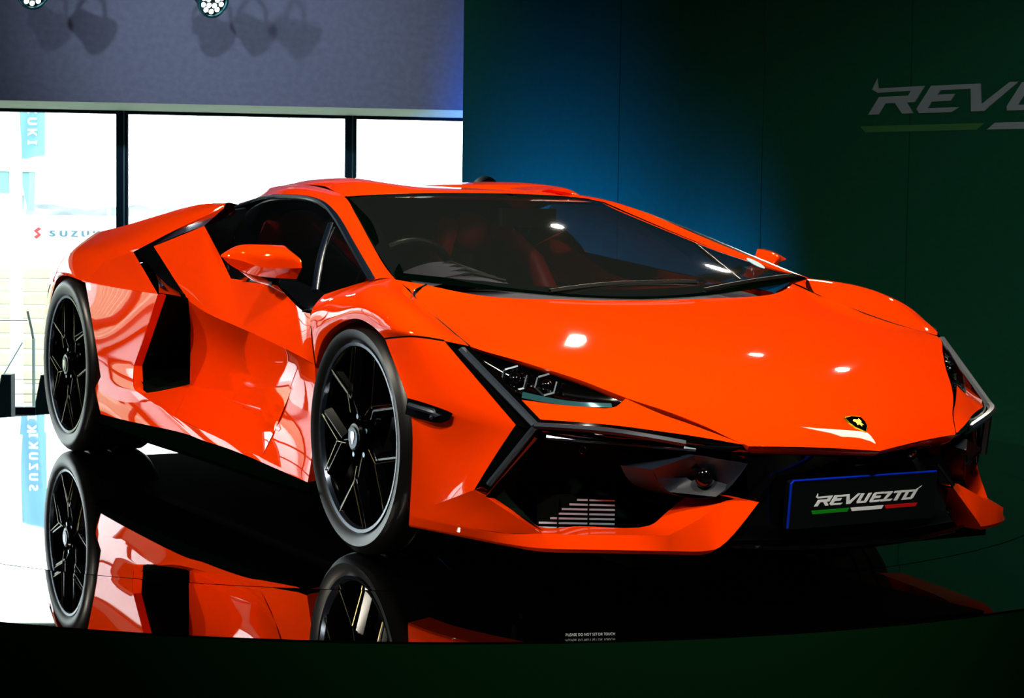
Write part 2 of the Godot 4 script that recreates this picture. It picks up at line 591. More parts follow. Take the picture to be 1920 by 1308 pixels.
func sign_on(root: Node3D, turn: Basis, h: float, thick: float, letters: Material, c1: Material, c2: Material, c3: Material) -> void:
	for poly in letter_shapes():
		var q := PackedVector2Array()
		for v in poly:
			q.append(v * h)
		obj("letter", mesh_of(prism(soup(), q, 0.0, thick, 0.0, Transform3D(turn, Vector3.ZERO))), letters, root)
	var stripes := [[-0.33, 4.55, c1], [4.72, 9.05, c2], [9.2, 13.6, c3]]
	for st in stripes:
		var q := PackedVector2Array([Vector2(st[0], -0.42), Vector2(st[0] + 0.22, -0.66), Vector2(st[1] - 0.22, -0.66), Vector2(st[1] + 0.1, -0.42)])
		if st[2] == c2:
			q = PackedVector2Array([Vector2(st[0] + 0.3, -0.42), Vector2(st[0], -0.66), Vector2(st[1] - 0.2, -0.66), Vector2(st[1], -0.42)])
		for i in q.size():
			q[i] *= h
		obj("stripe", mesh_of(prism(soup(), q, 0.0, thick * 0.6, 0.0, Transform3D(turn, Vector3.ZERO))), st[2], root)

# ------------------------------------------------------------------ outside the windows
func ray_to(u: float, v: float, depth: float) -> Vector3:
	# only used to lay out the far landscape: a place at this depth in the direction of a landmark
	var lat := (u - 960.0) / 3444.54 * depth
	var y := 0.9616 + (431.0 + (u - 960.0) * 0.0132 - v) / 3444.54 * depth
	return room(lat, y, depth)

func slab(called: String, label: String, category: String, m: Material, a: Vector3, b: Vector3, at: Vector3, turn: Basis, group := "") -> MeshInstance3D:
	var o := obj(called, mesh_of(box(soup(), a, b, Transform3D.IDENTITY, 0.01)), m, null, at, turn)
	tag(o, label, category, group)
	return o

func build_outside() -> void:
	var t := facing(room(0, 0, 0), room(1, 0, 0)).basis
	if t.z.dot(room(0, 0, 0) - room(0, 0, 1)) < 0.0:
		t = Basis(t.x, Vector3.UP, -t.z)
	# ground and far hills
	struct("ground", mesh_of(box(soup(), Vector3(-160, -3.2, -700), Vector3(120, -2.9, -13.9), Transform3D(t, room(0, 0, 0)))), M.ground)
	var hs := soup()
	var n := FastNoiseLite.new()
	n.seed = 3; n.frequency = 0.09
	for layer in 3:
		var dep := 420.0 + layer * 110.0
		for i in 90:
			var q := []
			for k in 2:
				var x := -260.0 + (i + k) * 5.0
				var top := 4.2 + layer * 1.6 + n.get_noise_2d(x, layer * 70.0) * 2.2
				q.append([room(x, -6, dep - 30), room(x, top, dep), room(x, -6, dep + 40)])
			quad(hs, q[0][0], q[0][1], q[1][1], q[1][0])
			quad(hs, q[0][1], q[0][2], q[1][2], q[1][1])
	struct("hills", mesh_of(hs), M.hill_haze)
	# white boundary wall with the banner lettering
	var wall := slab("boundary_wall", "long white boundary wall beyond the terrace outside the left window", "wall", M.wall_white, Vector3(-40, -0.1, 0), Vector3(25, 1.16, 0.3), room(0, 0, 41.9), t)
	var at := ray_to(104, 443, 41.9) + t.z * 0.33
	var word := thing("banner_lettering", "pale blue company name and red mark on the white boundary wall outside", "lettering", at)
	var x := 0.0
	for ch in "SUZUKI":
		var tm := TextMesh.new()
		tm.text = ch; tm.font_size = 32; tm.pixel_size = 0.0062; tm.depth = 0.03
		var sf := SystemFont.new(); sf.font_names = PackedStringArray(["Droid Sans"]); sf.font_weight = 700
		tm.font = sf
		obj("letter", tm, M.banner_blue, word, t * Vector3(x, 0.07, 0), Basis(t.x * 1.55, t.y * 0.95, t.z))
		x += 0.12 if ch == "I" else 0.245
	var sp := PackedVector2Array([Vector2(0, 0.06), Vector2(0.11, 0.14), Vector2(0.17, 0.10), Vector2(0.08, 0.04), Vector2(0.17, -0.03), Vector2(0.06, -0.12), Vector2(0, -0.08), Vector2(0.09, -0.02)])
	obj("emblem", mesh_of(prism(soup(), sp, 0.0, 0.03, 0.0, Transform3D(t, t * Vector3(-0.42, 0.07, 0)))), M.banner_red, word)
	# terrace steps climbing to the wall
	for k in 11:
		var d := 29.5 + k * 1.05
		var top := -2.35 + k * 0.235
		slab("terrace_step", "pale concrete terrace step outside, number %s from the bottom of the flight" % ["one", "two", "three", "four", "five", "six", "seven", "eight", "nine", "ten", "eleven"][k], "step", M.terrace_concrete, Vector3(-40, -0.235, -1.04), Vector3(25, 0, 0), room(0, top, d), t, "terrace steps below the white wall")
	# flag on its pole
	var base := ray_to(29, 430, 27)
	base.y = -2.9
	var fl := thing("flagpole", "white flagpole flying a blue flag outside the leftmost window", "flagpole", base)
	obj("pole", mesh_of(lathe_up([Vector2(0.10, 0), Vector2(0.085, 6.95), Vector2(0.0, 7.0)], 14)), M.pole_white, fl)
	var fs := soup()
	var rows := 12; var cols := 8
	var fp := func(i: int, j: int) -> Vector3:
		var a := float(i) / cols; var b := float(j) / rows
		return t * Vector3(0.07 + a * (0.40 - 0.05 * b), 6.35 - b * 1.55 + 0.07 * a * (1.0 - b) + 0.06 * a, 0.05 * sin(a * 7.0 + b * 3.0))
	for i in cols:
		for j in rows:
			quad(fs, fp.call(i, j), fp.call(i + 1, j), fp.call(i + 1, j + 1), fp.call(i, j + 1))
			var b3: Vector3 = t.z * -0.006
			quad(fs, fp.call(i, j) + b3, fp.call(i, j + 1) + b3, fp.call(i + 1, j + 1) + b3, fp.call(i + 1, j) + b3)
	var flag := obj("flag", mesh_of(fs, 60.0), M.flag_blue, fl)
	var txt := "SUZUKI"
	for i in txt.length():
		var tm := TextMesh.new()
		tm.text = txt[i]; tm.font_size = 32; tm.pixel_size = 0.0058; tm.depth = 0.01
		var sf := SystemFont.new(); sf.font_names = PackedStringArray(["Droid Sans"]); sf.font_weight = 700
		tm.font = sf
		obj("letter", tm, M.pole_white, flag, t * Vector3(0.26, 5.82 - i * 0.155, 0.075), Basis(-t.y, t.x, t.z))
	# thin white masts further along
	for u in [203.0, 370.0, 538.0, 706.0]:
		var p := ray_to(u, 400, 36)
		p.y = -0.6
		var ms := thing("mast", "thin white mast outside, " + {203.0: "left of the first window mullion", 370.0: "seen through the middle window nearer its left side", 538.0: "seen through the middle window above the car roof", 706.0: "just right of the second window mullion"}[u], "mast", p, "white masts outside")
		obj("pole", mesh_of(lathe_up([Vector2(0.036, 0), Vector2(0.032, 9.0), Vector2(0, 9.03)], 10)), M.pole_white, ms)
	# tower with teal glass
	var tw := thing("timing_tower", "pale tower with teal glass sides beyond the flagpole", "tower", ray_to(30, 420, 120))
	obj("body", mesh_of(box(soup(), Vector3(-1.4, -2, -1), Vector3(0.35, 1.9, 1), Transform3D(t, Vector3.ZERO))), M.wall_white, tw)
	obj("window", mesh_of(box(soup(), Vector3(-0.95, 2.0, -0.9), Vector3(-0.25, 3.4, 0.9), Transform3D(t, Vector3.ZERO))), M.tower_teal, tw)
	obj("fin", mesh_of(prism(soup(), PackedVector2Array([Vector2(0.35, 3.55), Vector2(1.05, 3.55), Vector2(0.95, 0.9)]), -0.8, 0.8, 0.0, Transform3D(t, Vector3.ZERO))), M.tower_teal, tw)
	obj("roof", mesh_of(box(soup(), Vector3(-1.2, 3.4, -1), Vector3(1.15, 3.75, 1), Transform3D(t, Vector3.ZERO))), M.wall_white, tw)
	# fence with a barbed post
	var fb := ray_to(61, 600, 20)
	var fh := fb.y + 2.9 + 0.1
	fb.y = -2.9
	var fence := thing("fence", "wire fence with a cranked barbed post below the terrace outside", "fence", fb)
	obj("post", mesh_of(box(soup(), Vector3(-0.014, 0, -0.02), Vector3(0.014, fh - 0.3, 0.02), Transform3D(t, Vector3.ZERO), 0.004)), M.fence_metal, fence)
	var cr := soup()
	tube(cr, PackedVector3Array([t * Vector3(0, fh - 0.32, 0), t * Vector3(-0.02, fh - 0.2, 0), t * Vector3(-0.065, fh, 0)]), 0.014, 6)
	obj("crank", mesh_of(cr), M.wire, fence)
	for w in [[-0.065, fh - 0.1, 0.005], [0.0, fh - 0.74, 0.004], [0.0, fh - 0.90, 0.004]]:
		var ws := soup()
		tube(ws, PackedVector3Array([t * Vector3(-2.6, w[1], 0), t * Vector3(-0.8, w[1] - 0.01, 0), t * Vector3(w[0] + (0.9 if w[0] == 0.0 else 0.0), w[1], 0)]), w[2], 5)
		obj("wire", mesh_of(ws), M.wire, fence)
	var br := soup()
	tube(br, PackedVector3Array([t * Vector3(-0.36, fh - 0.75, 0), t * Vector3(-0.12, fh - 0.34, 0)]), 0.008, 6)
	obj("brace", mesh_of(br), M.fence_metal, fence)
	# two low blocks between the window and the platform
	var k2 := 0
	for e in [[3.0, "low teal block on the floor at the left picture edge beside the platform"], [77.0, "low teal block on the floor behind the rear wheel"]]:
		var p := ray_to(e[0], 700, 11.55)
		p.y = FLOOR
		var bl := thing("kerb_block", e[1], "block", p, "low teal blocks by the window")
		var bs := soup()
		var prof := PackedVector2Array([Vector2(-0.05, 0), Vector2(0.05, 0), Vector2(0.05, 0.37), Vector2(-0.012, 0.37), Vector2(-0.045, 0.20)])
		prism(bs, prof, -0.10, 0.0, 0.006, Transform3D(t, Vector3.ZERO))
		obj("body", mesh_of(bs), M.block_teal, bl)
		k2 += 1

# lathe about y
func lathe_up(prof: Array, n := 24) -> Dictionary:
	var s := soup()
	for i in n:
		var a := TAU * i / n; var b := TAU * (i + 1) / n
		for j in prof.size() - 1:
			var p: Vector2 = prof[j]; var q: Vector2 = prof[j + 1]
			quad(s, Vector3(cos(a) * p.x, p.y, sin(a) * p.x), Vector3(cos(b) * p.x, p.y, sin(b) * p.x), Vector3(cos(b) * q.x, q.y, sin(b) * q.x), Vector3(cos(a) * q.x, q.y, sin(a) * q.x))
	return s

# ------------------------------------------------------------------ platform
func build_platform() -> void:
	var c := Vector3(-0.067, 0, -0.115)
	var pf := thing("display_platform", "low round gloss black mirror platform under the orange car", "platform", c)
	var s := soup()
	var R := 2.937; var r := 2.31
	var n := 160
	# turning disc
	var d := soup()
	for i in n:
		var a := TAU * i / n; var b := TAU * (i + 1) / n
		var e := Vector3(cos(a), 0, sin(a)); var f := Vector3(cos(b), 0, sin(b))
		tri(d, Vector3.ZERO, e * (r - 0.002), f * (r - 0.002))
		quad(d, e * (r - 0.002), e * (r - 0.002) + Vector3(0, -0.02, 0), f * (r - 0.002) + Vector3(0, -0.02, 0), f * (r - 0.002))
	obj("turning_disc", mesh_of(d), M.platform_black, pf)
	var g := soup(); var k := soup()
	for i in n:
		var a := TAU * i / n; var b := TAU * (i + 1) / n
		var e := Vector3(cos(a), 0, sin(a)); var f := Vector3(cos(b), 0, sin(b))
		var prof := [Vector2(r + 0.002, -0.02), Vector2(r + 0.002, -0.0008), Vector2(R - 0.006, 0.0042), Vector2(R, 0.0)]
		for j in prof.size() - 1:
			var p: Vector2 = prof[j]; var q: Vector2 = prof[j + 1]
			quad(g, e * p.x + Vector3(0, p.y, 0), e * q.x + Vector3(0, q.y, 0), f * q.x + Vector3(0, q.y, 0), f * p.x + Vector3(0, p.y, 0))
		var pr2 := [Vector2(R, 0.0), Vector2(R, FLOOR), Vector2(0.02, FLOOR)]
		for j in 2:
			var p: Vector2 = pr2[j]; var q: Vector2 = pr2[j + 1]
			quad(k, e * p.x + Vector3(0, p.y, 0), e * q.x + Vector3(0, q.y, 0), f * q.x + Vector3(0, q.y, 0), f * p.x + Vector3(0, p.y, 0))
	obj("outer_ring", mesh_of(g, 5.0), M.platform_black, pf)
	obj("side_band", mesh_of(k), M.platform_side, pf)
	# small notice standing on the rim
	var tm := TextMesh.new()
	tm.text = "PLEASE DO NOT SIT OR TOUCH"
	tm.font_size = 24; tm.pixel_size = 0.00036; tm.depth = 0.001
	var sf := SystemFont.new(); sf.font_names = PackedStringArray(["Droid Sans"])
	tm.font = sf
	var at := Vector3(2.6534, 0.0000, 0.8661)
	var rad := (at - c).normalized()
	var zz := Vector3(rad.x, 0, rad.z).normalized()
	var xx := Vector3.UP.cross(zz).normalized()
	obj("notice_lettering", tm, M.print_white, pf, at - c + Vector3(0, 0.0105, 0), Basis(xx, Vector3.UP, zz))

# ------------------------------------------------------------------ stage lamps and lights
func aim(at: Vector3, to: Vector3) -> Basis:
	return Basis.looking_at(to - at, Vector3.UP)

func par_lamp(at: Vector3, to: Vector3, label: String, energy: float) -> void:
	var p := thing("stage_lamp", label, "stage lamp", at, "stage lamps above the windows")
	var b := aim(at, to)                          # -z points along the beam
	var s := soup()
	lathe(s, [Vector2(0.0, 0.17), Vector2(0.06, 0.16), Vector2(0.075, 0.08), Vector2(0.093, -0.01), Vector2(0.098, -0.015)], 28)
	obj("body", mesh_of(s), M.lamp_body, p, Vector3.ZERO, b)
	var r := soup()
	lathe(r, [Vector2(0.086, 0.0), Vector2(0.088, -0.012), Vector2(0.10, -0.014), Vector2(0.104, -0.002), Vector2(0.100, 0.02)], 28)
	obj("ring", mesh_of(r), M.lamp_ring, p, Vector3.ZERO, b)
	var f := soup()
	lathe(f, [Vector2(0.0, 0.012), Vector2(0.088, 0.012)], 28)
	obj("face", mesh_of(f), M.lamp_body, p, Vector3.ZERO, b)
	var spots := [Vector2.ZERO]
	for k in 5:
		spots.append(Vector2.from_angle(TAU * k / 5 + 0.3) * 0.033)
	for k in 10:
		spots.append(Vector2.from_angle(TAU * k / 10 + 0.2) * 0.066)
	spots.remove_at(0)
	for q in spots:
		var l := soup()
		ball(l, Vector3(q.x, q.y, 0.006), Vector3(0.0165, 0.0165, 0.008), 14, 6)
		obj("led_lens", mesh_of(l), M.led, p, Vector3.ZERO, b)
	# yoke and hanging stem up to the ceiling
	var y := soup()
	tube(y, PackedVector3Array([b * Vector3(-0.115, 0, 0.06), b * Vector3(-0.115, 0.0, 0.06) + Vector3(0, 0.12, 0), Vector3(0, 0.2, 0) + b * Vector3(0, 0, 0.06), b * Vector3(0.115, 0, 0.06) + Vector3(0, 0.12, 0), b * Vector3(0.115, 0, 0.06)]), 0.012, 8)
	obj("yoke", mesh_of(y), M.lamp_body, p)
	var st := soup()
	tube(st, PackedVector3Array([Vector3(0, 0.19, 0) + b * Vector3(0, 0, 0.06), Vector3(0, CEIL - at.y, 0) + b * Vector3(0, 0, 0.06)]), 0.018, 8)
	obj("stem", mesh_of(st), M.lamp_body, p)
	var sp := SpotLight3D.new()
	sp.name = "beam"
	sp.light_color = Color(0.88, 0.97, 1.0)
	sp.light_energy = energy
	sp.spot_range = 25.0
	sp.spot_attenuation = 2.0
	sp.spot_angle = 24.0
	sp.light_size = 0.08
	sp.shadow_enabled = true
	sp.transform = Transform3D(b, b * Vector3(0, 0, -0.04))
	p.add_child(sp)

func downlight(at: Vector3, energy: float, to: Vector3, angle: float, label: String, col := Color(1.0, 0.96, 0.88)) -> void:
	var low := at.y < 1.0
	var group := "" if low else "ceiling spots over the platform"
	var p := thing("added_uplight" if low else "ceiling_spot", label, "floor light" if low else "ceiling spot", at, group)
	var b := aim(at, to)
	var s := soup()
	lathe(s, [Vector2(0.0, 0.14), Vector2(0.05, 0.14), Vector2(0.055, 0.0), Vector2(0.046, 0.0), Vector2(0.044, 0.02)], 24)
	obj("can", mesh_of(s), M.lamp_body, p, Vector3.ZERO, b)
	var f := soup()
	lathe(f, [Vector2(0.0, 0.012), Vector2(0.044, 0.012)], 24)
	obj("lens", mesh_of(f), M.downlight_glow, p, Vector3.ZERO, b)
	var st := soup()
	tube(st, PackedVector3Array([b * Vector3(0, 0, 0.10), Vector3(0, FLOOR - at.y if low else CEIL - at.y, 0)]), 0.012, 8)
	obj("stem", mesh_of(st), M.lamp_body, p)
	var sp := SpotLight3D.new()
	sp.name = "beam"
	sp.light_color = col
	sp.light_energy = energy
	sp.spot_range = 25.0
	sp.spot_attenuation = 2.0
	sp.spot_angle = angle
	sp.light_size = 0.045
	sp.shadow_enabled = true
	sp.transform = Transform3D(b, b * Vector3(0, 0, -0.02))
	p.add_child(sp)

func build_lamps() -> void:
	par_lamp(ray_to(397, 8, 11.3), room(4.2, -2.0, 4.5), "stage lamp with glowing LED lenses hanging nearer the dark partition", 12.0)
	par_lamp(ray_to(64, -8, 11.1), room(3.6, -2.0, 4.5), "stage lamp with glowing LED lenses at the top left corner of the picture", 12.0)
	for e in [
	[Vector3(-1.3, 2.9, -1.75), 5.0, Vector3(0.8, 0.5, 0.5), 36.0, "ceiling spot farthest from the camera over the car's roof"],
	[Vector3(-1.1, 2.9, -2.9), 4.0, Vector3(1.6, 0.5, 0.6), 36.0, "ceiling spot over the far side of the car"],
	[Vector3(-0.6, 2.9, -3.4), 4.0, Vector3(2.0, 0.5, 0.6), 36.0, "ceiling spot nearest the dark partition"],
	[Vector3(4.2, 2.9, 0.6), 10.0, Vector3(2.0, 0.4, 0.4), 26.0, "ceiling spot in front of the car's nose"],
	[Vector3(3.2, 2.9, 2.6), 8.0, Vector3(1.4, 0.4, 0.5), 28.0, "ceiling spot in front of the near front wheel"],
	[Vector3(0.9, 2.9, 4.2), 9.0, Vector3(0.4, 0.5, 0.9), 32.0, "added fill spot under the ceiling beside the near door"],  # added fill, with the next one, to brighten the near flank
	[Vector3(-1.6, 2.9, 3.6), 8.0, Vector3(-0.9, 0.6, 0.9), 32.0, "added fill spot under the ceiling beside the near rear wheel"],
	[Vector3(0.6, 2.9, 0.2), 4.0, Vector3(1.2, 0.6, 0.1), 45.0, "ceiling spot straight above the windscreen"]
]:
		downlight(e[0], e[1], e[2], e[3], e[4])
	for e in [
		[room(-3.6, 2.9, 8.2), 5.0, room(-2.0, 2.2, 12.0), 26.0, "ceiling spot farthest left, turned towards the grey wall above the windows", Color(0.9, 0.94, 1.0)],
		[room(-2.6, 2.9, 8.0), 5.0, room(-1.6, 2.2, 12.0), 26.0, "middle of the three ceiling spots turned towards the grey wall", Color(0.9, 0.94, 1.0)],
		[room(-1.5, 2.9, 8.4), 4.0, room(-1.6, 2.2, 12.0), 24.0, "right of the three ceiling spots turned towards the grey wall", Color(0.9, 0.94, 1.0)],
		[room(-0.384, FLOOR + 0.12, 10.85), 55.0, room(0.216, 0.50, 11.65), 38.0, "added blue floor light washing the partition behind the car nearer the windows", Color(0.04, 0.48, 1.0)],  # added pair, unseen behind the car, makes the blue glow on the partition
		[room(0.666, FLOOR + 0.12, 10.25), 28.0, room(1.10, 0.34, 10.98), 36.0, "added blue floor light washing the partition behind the car farther from the windows", Color(0.04, 0.48, 1.0)],
		[room(2.6, 2.9, 5.4), 6.0, room(2.6, 0.9, 9.9), 42.0, "added ceiling spot brightening the dark partition and its lettering", Color(0.95, 1.0, 0.95)]  # added wash that lifts the dark partition
	]:
		downlight(e[0], e[1], e[2], e[3], e[4], e[5])
	# the lit ceiling panel that shows on the nose
	var pn := thing("ceiling_panel", "rectangular lit panel under the ceiling above the bonnet", "panel light", Vector3(2.1, 2.85, -1.72))
	obj("frame", mesh_of(box(soup(), Vector3(-0.40, 0.004, -0.47), Vector3(0.40, 0.06, 0.47), Transform3D.IDENTITY, 0.0)), M.lamp_body, pn)
	obj("diffuser", mesh_of(box(soup(), Vector3(-0.38, -0.004, -0.45), Vector3(0.38, 0.004, 0.45))), M.panel_glow, pn)
	for x in [-0.2, 0.2]:
		obj("hanger", mesh_of(box(soup(), Vector3(x - 0.006, 0.05, -0.006), Vector3(x + 0.006, CEIL - 2.85, 0.006))), M.lamp_body, pn)
	var al := AreaLight3D.new()
	al.name = "panel_light"
	al.area_size = Vector2(0.74, 0.88)
	al.light_color = Color(1.0, 0.95, 0.86)
	al.light_energy = 2.0
	al.area_range = 25.0
	al.area_attenuation = 2.0
	al.shadow_enabled = true
	al.transform = Transform3D(Basis(Vector3.RIGHT, -PI / 2), Vector3(0, -0.012, 0))
	pn.add_child(al)

# ------------------------------------------------------------------ a person half hidden behind the car
func build_person() -> void:
	var at := ray_to(906, 400, 10.45)
	at.y = FLOOR
	var p := thing("person", "dark-haired person standing behind the car, only the hair showing over its roof", "person", at)
	p.scale = Vector3.ONE * 0.985
	var J := {
		"pelvis": [Vector3(0, 0.90, 0), 0.13], "waist": [Vector3(0, 1.06, 0.01), 0.115], "chest": [Vector3(0, 1.22, 0), 0.13], "neck": [Vector3(0, 1.38, -0.01), 0.055], "skull": [Vector3(0, 1.47, 0.0), 0.06],
		"shoulder_a": [Vector3(-0.18, 1.33, 0), 0.065], "shoulder_b": [Vector3(0.18, 1.33, 0), 0.065], "elbow_a": [Vector3(-0.23, 1.06, 0.02), 0.046], "elbow_b": [Vector3(0.23, 1.06, 0.02), 0.046],
		"wrist_a": [Vector3(-0.22, 0.83, 0.09), 0.032], "wrist_b": [Vector3(0.22, 0.83, 0.09), 0.032], "hip_a": [Vector3(-0.09, 0.86, 0), 0.09], "hip_b": [Vector3(0.09, 0.86, 0), 0.09],
		"knee_a": [Vector3(-0.10, 0.47, 0.02), 0.06], "knee_b": [Vector3(0.10, 0.47, 0.02), 0.06], "ankle_a": [Vector3(-0.11, 0.08, -0.01), 0.045], "ankle_b": [Vector3(0.11, 0.08, -0.01), 0.045],
		"toe_a": [Vector3(-0.13, 0.04, 0.17), 0.036], "toe_b": [Vector3(0.13, 0.04, 0.17), 0.036]}
	var bones := [["pelvis", "waist"], ["waist", "chest"], ["chest", "neck"], ["neck", "skull"], ["chest", "shoulder_a"], ["chest", "shoulder_b"], ["shoulder_a", "elbow_a"], ["shoulder_b", "elbow_b"], ["elbow_a", "wrist_a"], ["elbow_b", "wrist_b"],
		["pelvis", "hip_a"], ["pelvis", "hip_b"], ["hip_a", "knee_a"], ["hip_b", "knee_b"], ["knee_a", "ankle_a"], ["knee_b", "ankle_b"], ["ankle_a", "toe_a"], ["ankle_b", "toe_b"]]
	var caps := []
	for b in bones:
		caps.append([J[b[0]][0], J[b[1]][0], J[b[0]][1], J[b[1]][1]])
	for sgn in [-1.0, 1.0]:      # hands: palm, four fingers, thumb
		var w := Vector3(0.22 * sgn, 0.83, 0.09)
		caps.append([w, w + Vector3(0, -0.09, 0.015), 0.03, 0.032])
		for k in 4:
			var r0 := w + Vector3(0.004 * sgn, -0.10, -0.018 + 0.022 * k)
			caps.append([r0, r0 + Vector3(-0.004 * sgn, -0.055 - 0.012 * sin(k * 1.2), 0.02), 0.012, 0.010])
		caps.append([w + Vector3(-0.01 * sgn, -0.04, 0.03), w + Vector3(-0.02 * sgn, -0.09, 0.065), 0.014, 0.011])
	var turn := facing(room(0, 0, 0), room(1, 0, 0)).basis
	if turn.z.dot(room(0, 0, 0) - room(0, 0, 1)) < 0.0:
		turn = Basis(turn.x, Vector3.UP, -turn.z)
	obj("body", mesh_of(nets(caps, 0.024, 0.03), 80.0), M.shirt, p, Vector3.ZERO, turn)
	# head: skull, jaw, nose, ears
	var hc := Vector3(0, 1.53, 0.01)
	var head := [[hc + Vector3(0, 0.02, -0.02), hc + Vector3(0, 0.025, 0.015), 0.078, 0.074], [hc + Vector3(0, -0.03, 0.02), hc + Vector3(0, -0.085, 0.05), 0.055, 0.028], [hc + Vector3(0, 0.015, 0.085), hc + Vector3(0, -0.022, 0.104), 0.008, 0.013],
		[hc + Vector3(-0.079, -0.012, -0.012), hc + Vector3(-0.084, 0.018, -0.018), 0.01, 0.013], [hc + Vector3(0.079, -0.012, -0.012), hc + Vector3(0.084, 0.018, -0.018), 0.01, 0.013], [hc + Vector3(-0.02, -0.058, 0.078), hc + Vector3(0.02, -0.058, 0.078), 0.008, 0.008]]
	var hd := obj("head", mesh_of(nets(head, 0.008, 0.012), 80.0), M.skin, p, Vector3.ZERO, turn)
	var hair := [[hc + Vector3(0, 0.038, -0.028), hc + Vector3(0, 0.045, 0.012), 0.083, 0.076], [hc + Vector3(0, 0.0, -0.055), hc + Vector3(0, -0.05, -0.06), 0.055, 0.04]]
	obj("hair", mesh_of(nets(hair, 0.01, 0.01), 80.0), M.hair, hd)
	obj("trousers", mesh_of(nets([[J.hip_a[0], J.knee_a[0], 0.10, 0.072], [J.knee_a[0], J.ankle_a[0], 0.072, 0.06], [J.hip_b[0], J.knee_b[0], 0.10, 0.072], [J.knee_b[0], J.ankle_b[0], 0.072, 0.06], [J.hip_a[0] + Vector3(0, 0.08, 0), J.hip_b[0] + Vector3(0, 0.08, 0), 0.115, 0.115]], 0.024, 0.02), 80.0), M.trousers, p, Vector3.ZERO, turn)

# surface nets round a smooth union of tapered capsules
func nets(caps: Array, cell: float, blend: float) -> Dictionary:
	var f := {}
	for c in caps:
		var a: Vector3 = c[0]; var b: Vector3 = c[1]
		var m: float = maxf(c[2], c[3]) + cell * 2.5 + blend
		var lo := Vector3i((a.min(b) - Vector3.ONE * m) / cell) - Vector3i.ONE
		var hi := Vector3i((a.max(b) + Vector3.ONE * m) / cell) + Vector3i.ONE
		var ab := b - a
		var l2 := maxf(ab.length_squared(), 1e-9)
		for x in range(lo.x, hi.x + 1):
			for y in range(lo.y, hi.y + 1):
				for z in range(lo.z, hi.z + 1):
					var q := Vector3(x, y, z) * cell
					var t := clampf((q - a).dot(ab) / l2, 0.0, 1.0)
					var d: float = q.distance_to(a + ab * t) - lerpf(c[2], c[3], t)
					var k := Vector3i(x, y, z)
					if f.has(k):
						var e: float = f[k]
						var h := maxf(blend - absf(d - e), 0.0) / blend
						f[k] = minf(d, e) - h * h * blend * 0.25
					else:
						f[k] = d
	var vert := {}
	var corners := [Vector3i(0, 0, 0), Vector3i(1, 0, 0), Vector3i(0, 1, 0), Vector3i(1, 1, 0), Vector3i(0, 0, 1), Vector3i(1, 0, 1), Vector3i(0, 1, 1), Vector3i(1, 1, 1)]
	var edges := [[0, 1], [2, 3], [4, 5], [6, 7], [0, 2], [1, 3], [4, 6], [5, 7], [0, 4], [1, 5], [2, 6], [3, 7]]
	for k in f:
		var v := []
		var ok := true
		for c in corners:
			if not f.has(k + c):
				ok = false
				break
			v.append(f[k + c])
		if not ok:
			continue
		var sum := Vector3.ZERO; var n := 0
		for e in edges:
			if (v[e[0]] < 0.0) != (v[e[1]] < 0.0):
				var t: float = v[e[0]] / (v[e[0]] - v[e[1]])
				sum += Vector3(corners[e[0]]).lerp(Vector3(corners[e[1]]), t)
				n += 1
		if n:
			vert[k] = (Vector3(k) + sum / n) * cell
	var s := soup()
	var ax := [Vector3i(1, 0, 0), Vector3i(0, 1, 0), Vector3i(0, 0, 1)]
	for k in vert:
		for i in 3:
			var e: Vector3i = k + ax[i]
			if not f.has(e) or (f[k] < 0.0) == (f[e] < 0.0):
				continue
			var u: Vector3i = ax[(i + 1) % 3]; var w: Vector3i = ax[(i + 2) % 3]
			if not (vert.has(k - u) and vert.has(k - w) and vert.has(k - u - w)):
				continue
			if f[k] < 0.0:
				quad(s, vert[k], vert[k - w], vert[k - u - w], vert[k - u])
			else:
				quad(s, vert[k], vert[k - u], vert[k - u - w], vert[k - w])
	return s

# ------------------------------------------------------------------ the car
var car: Node3D
var body_parts := []     # [name, soup, material, mirrored too, parent name]

func part(called: String, m: Material, s: Dictionary, both := true, label := "") -> void:
	body_parts.append([called, s, m, both, label])

func strip(s: Dictionary, row: String, off: Vector3, n := 6, nv := 2) -> Dictionary:
	# a return flange: the border curve carried inwards
	var p := line(row, n)
	for i in p.size() - 1:
		quad(s, p[i], p[i + 1], p[i + 1] + off, p[i] + off)
	return s

func gap(rows: Array, r := 0.0026) -> void:
	for row in rows:
		var s := soup()
		tube(s, line(row, 8), r, 6)
		part("panel_gap", M.matt_black, s)

func build_car() -> void:
	car = thing("car", "low orange sports car with black wheels standing on the mirror platform", "car")
	build_shell()
	# one smoothing field over all painted panels
	var painted := []
	for b in body_parts:
		if b[2] == M.paint:
			painted.append(b[1])
	smooth(painted, 27.0)
	for b in body_parts:
		var o := obj(b[0], mesh_of(b[1], 30.0), b[2], car)
		if b[4] != "":
			o.set_meta("label", b[4])
		if b[3]:
			var o2 := obj(b[0], mesh_of(b[1], 30.0, true), b[2], car)
			if b[4] != "":
				o2.set_meta("label", b[4])
	build_nose_details()
	build_cabin()
	for s in [1.0, -1.0]:
		wheel(Vector3(1.39, 0.347, 0.0), 0.347, 0.284, 0.908, 0.255, s, 45.0)
		wheel(Vector3(-1.39, 0.370, 0.0), 0.370, 0.295, 0.996, 0.33, s, 52.0)

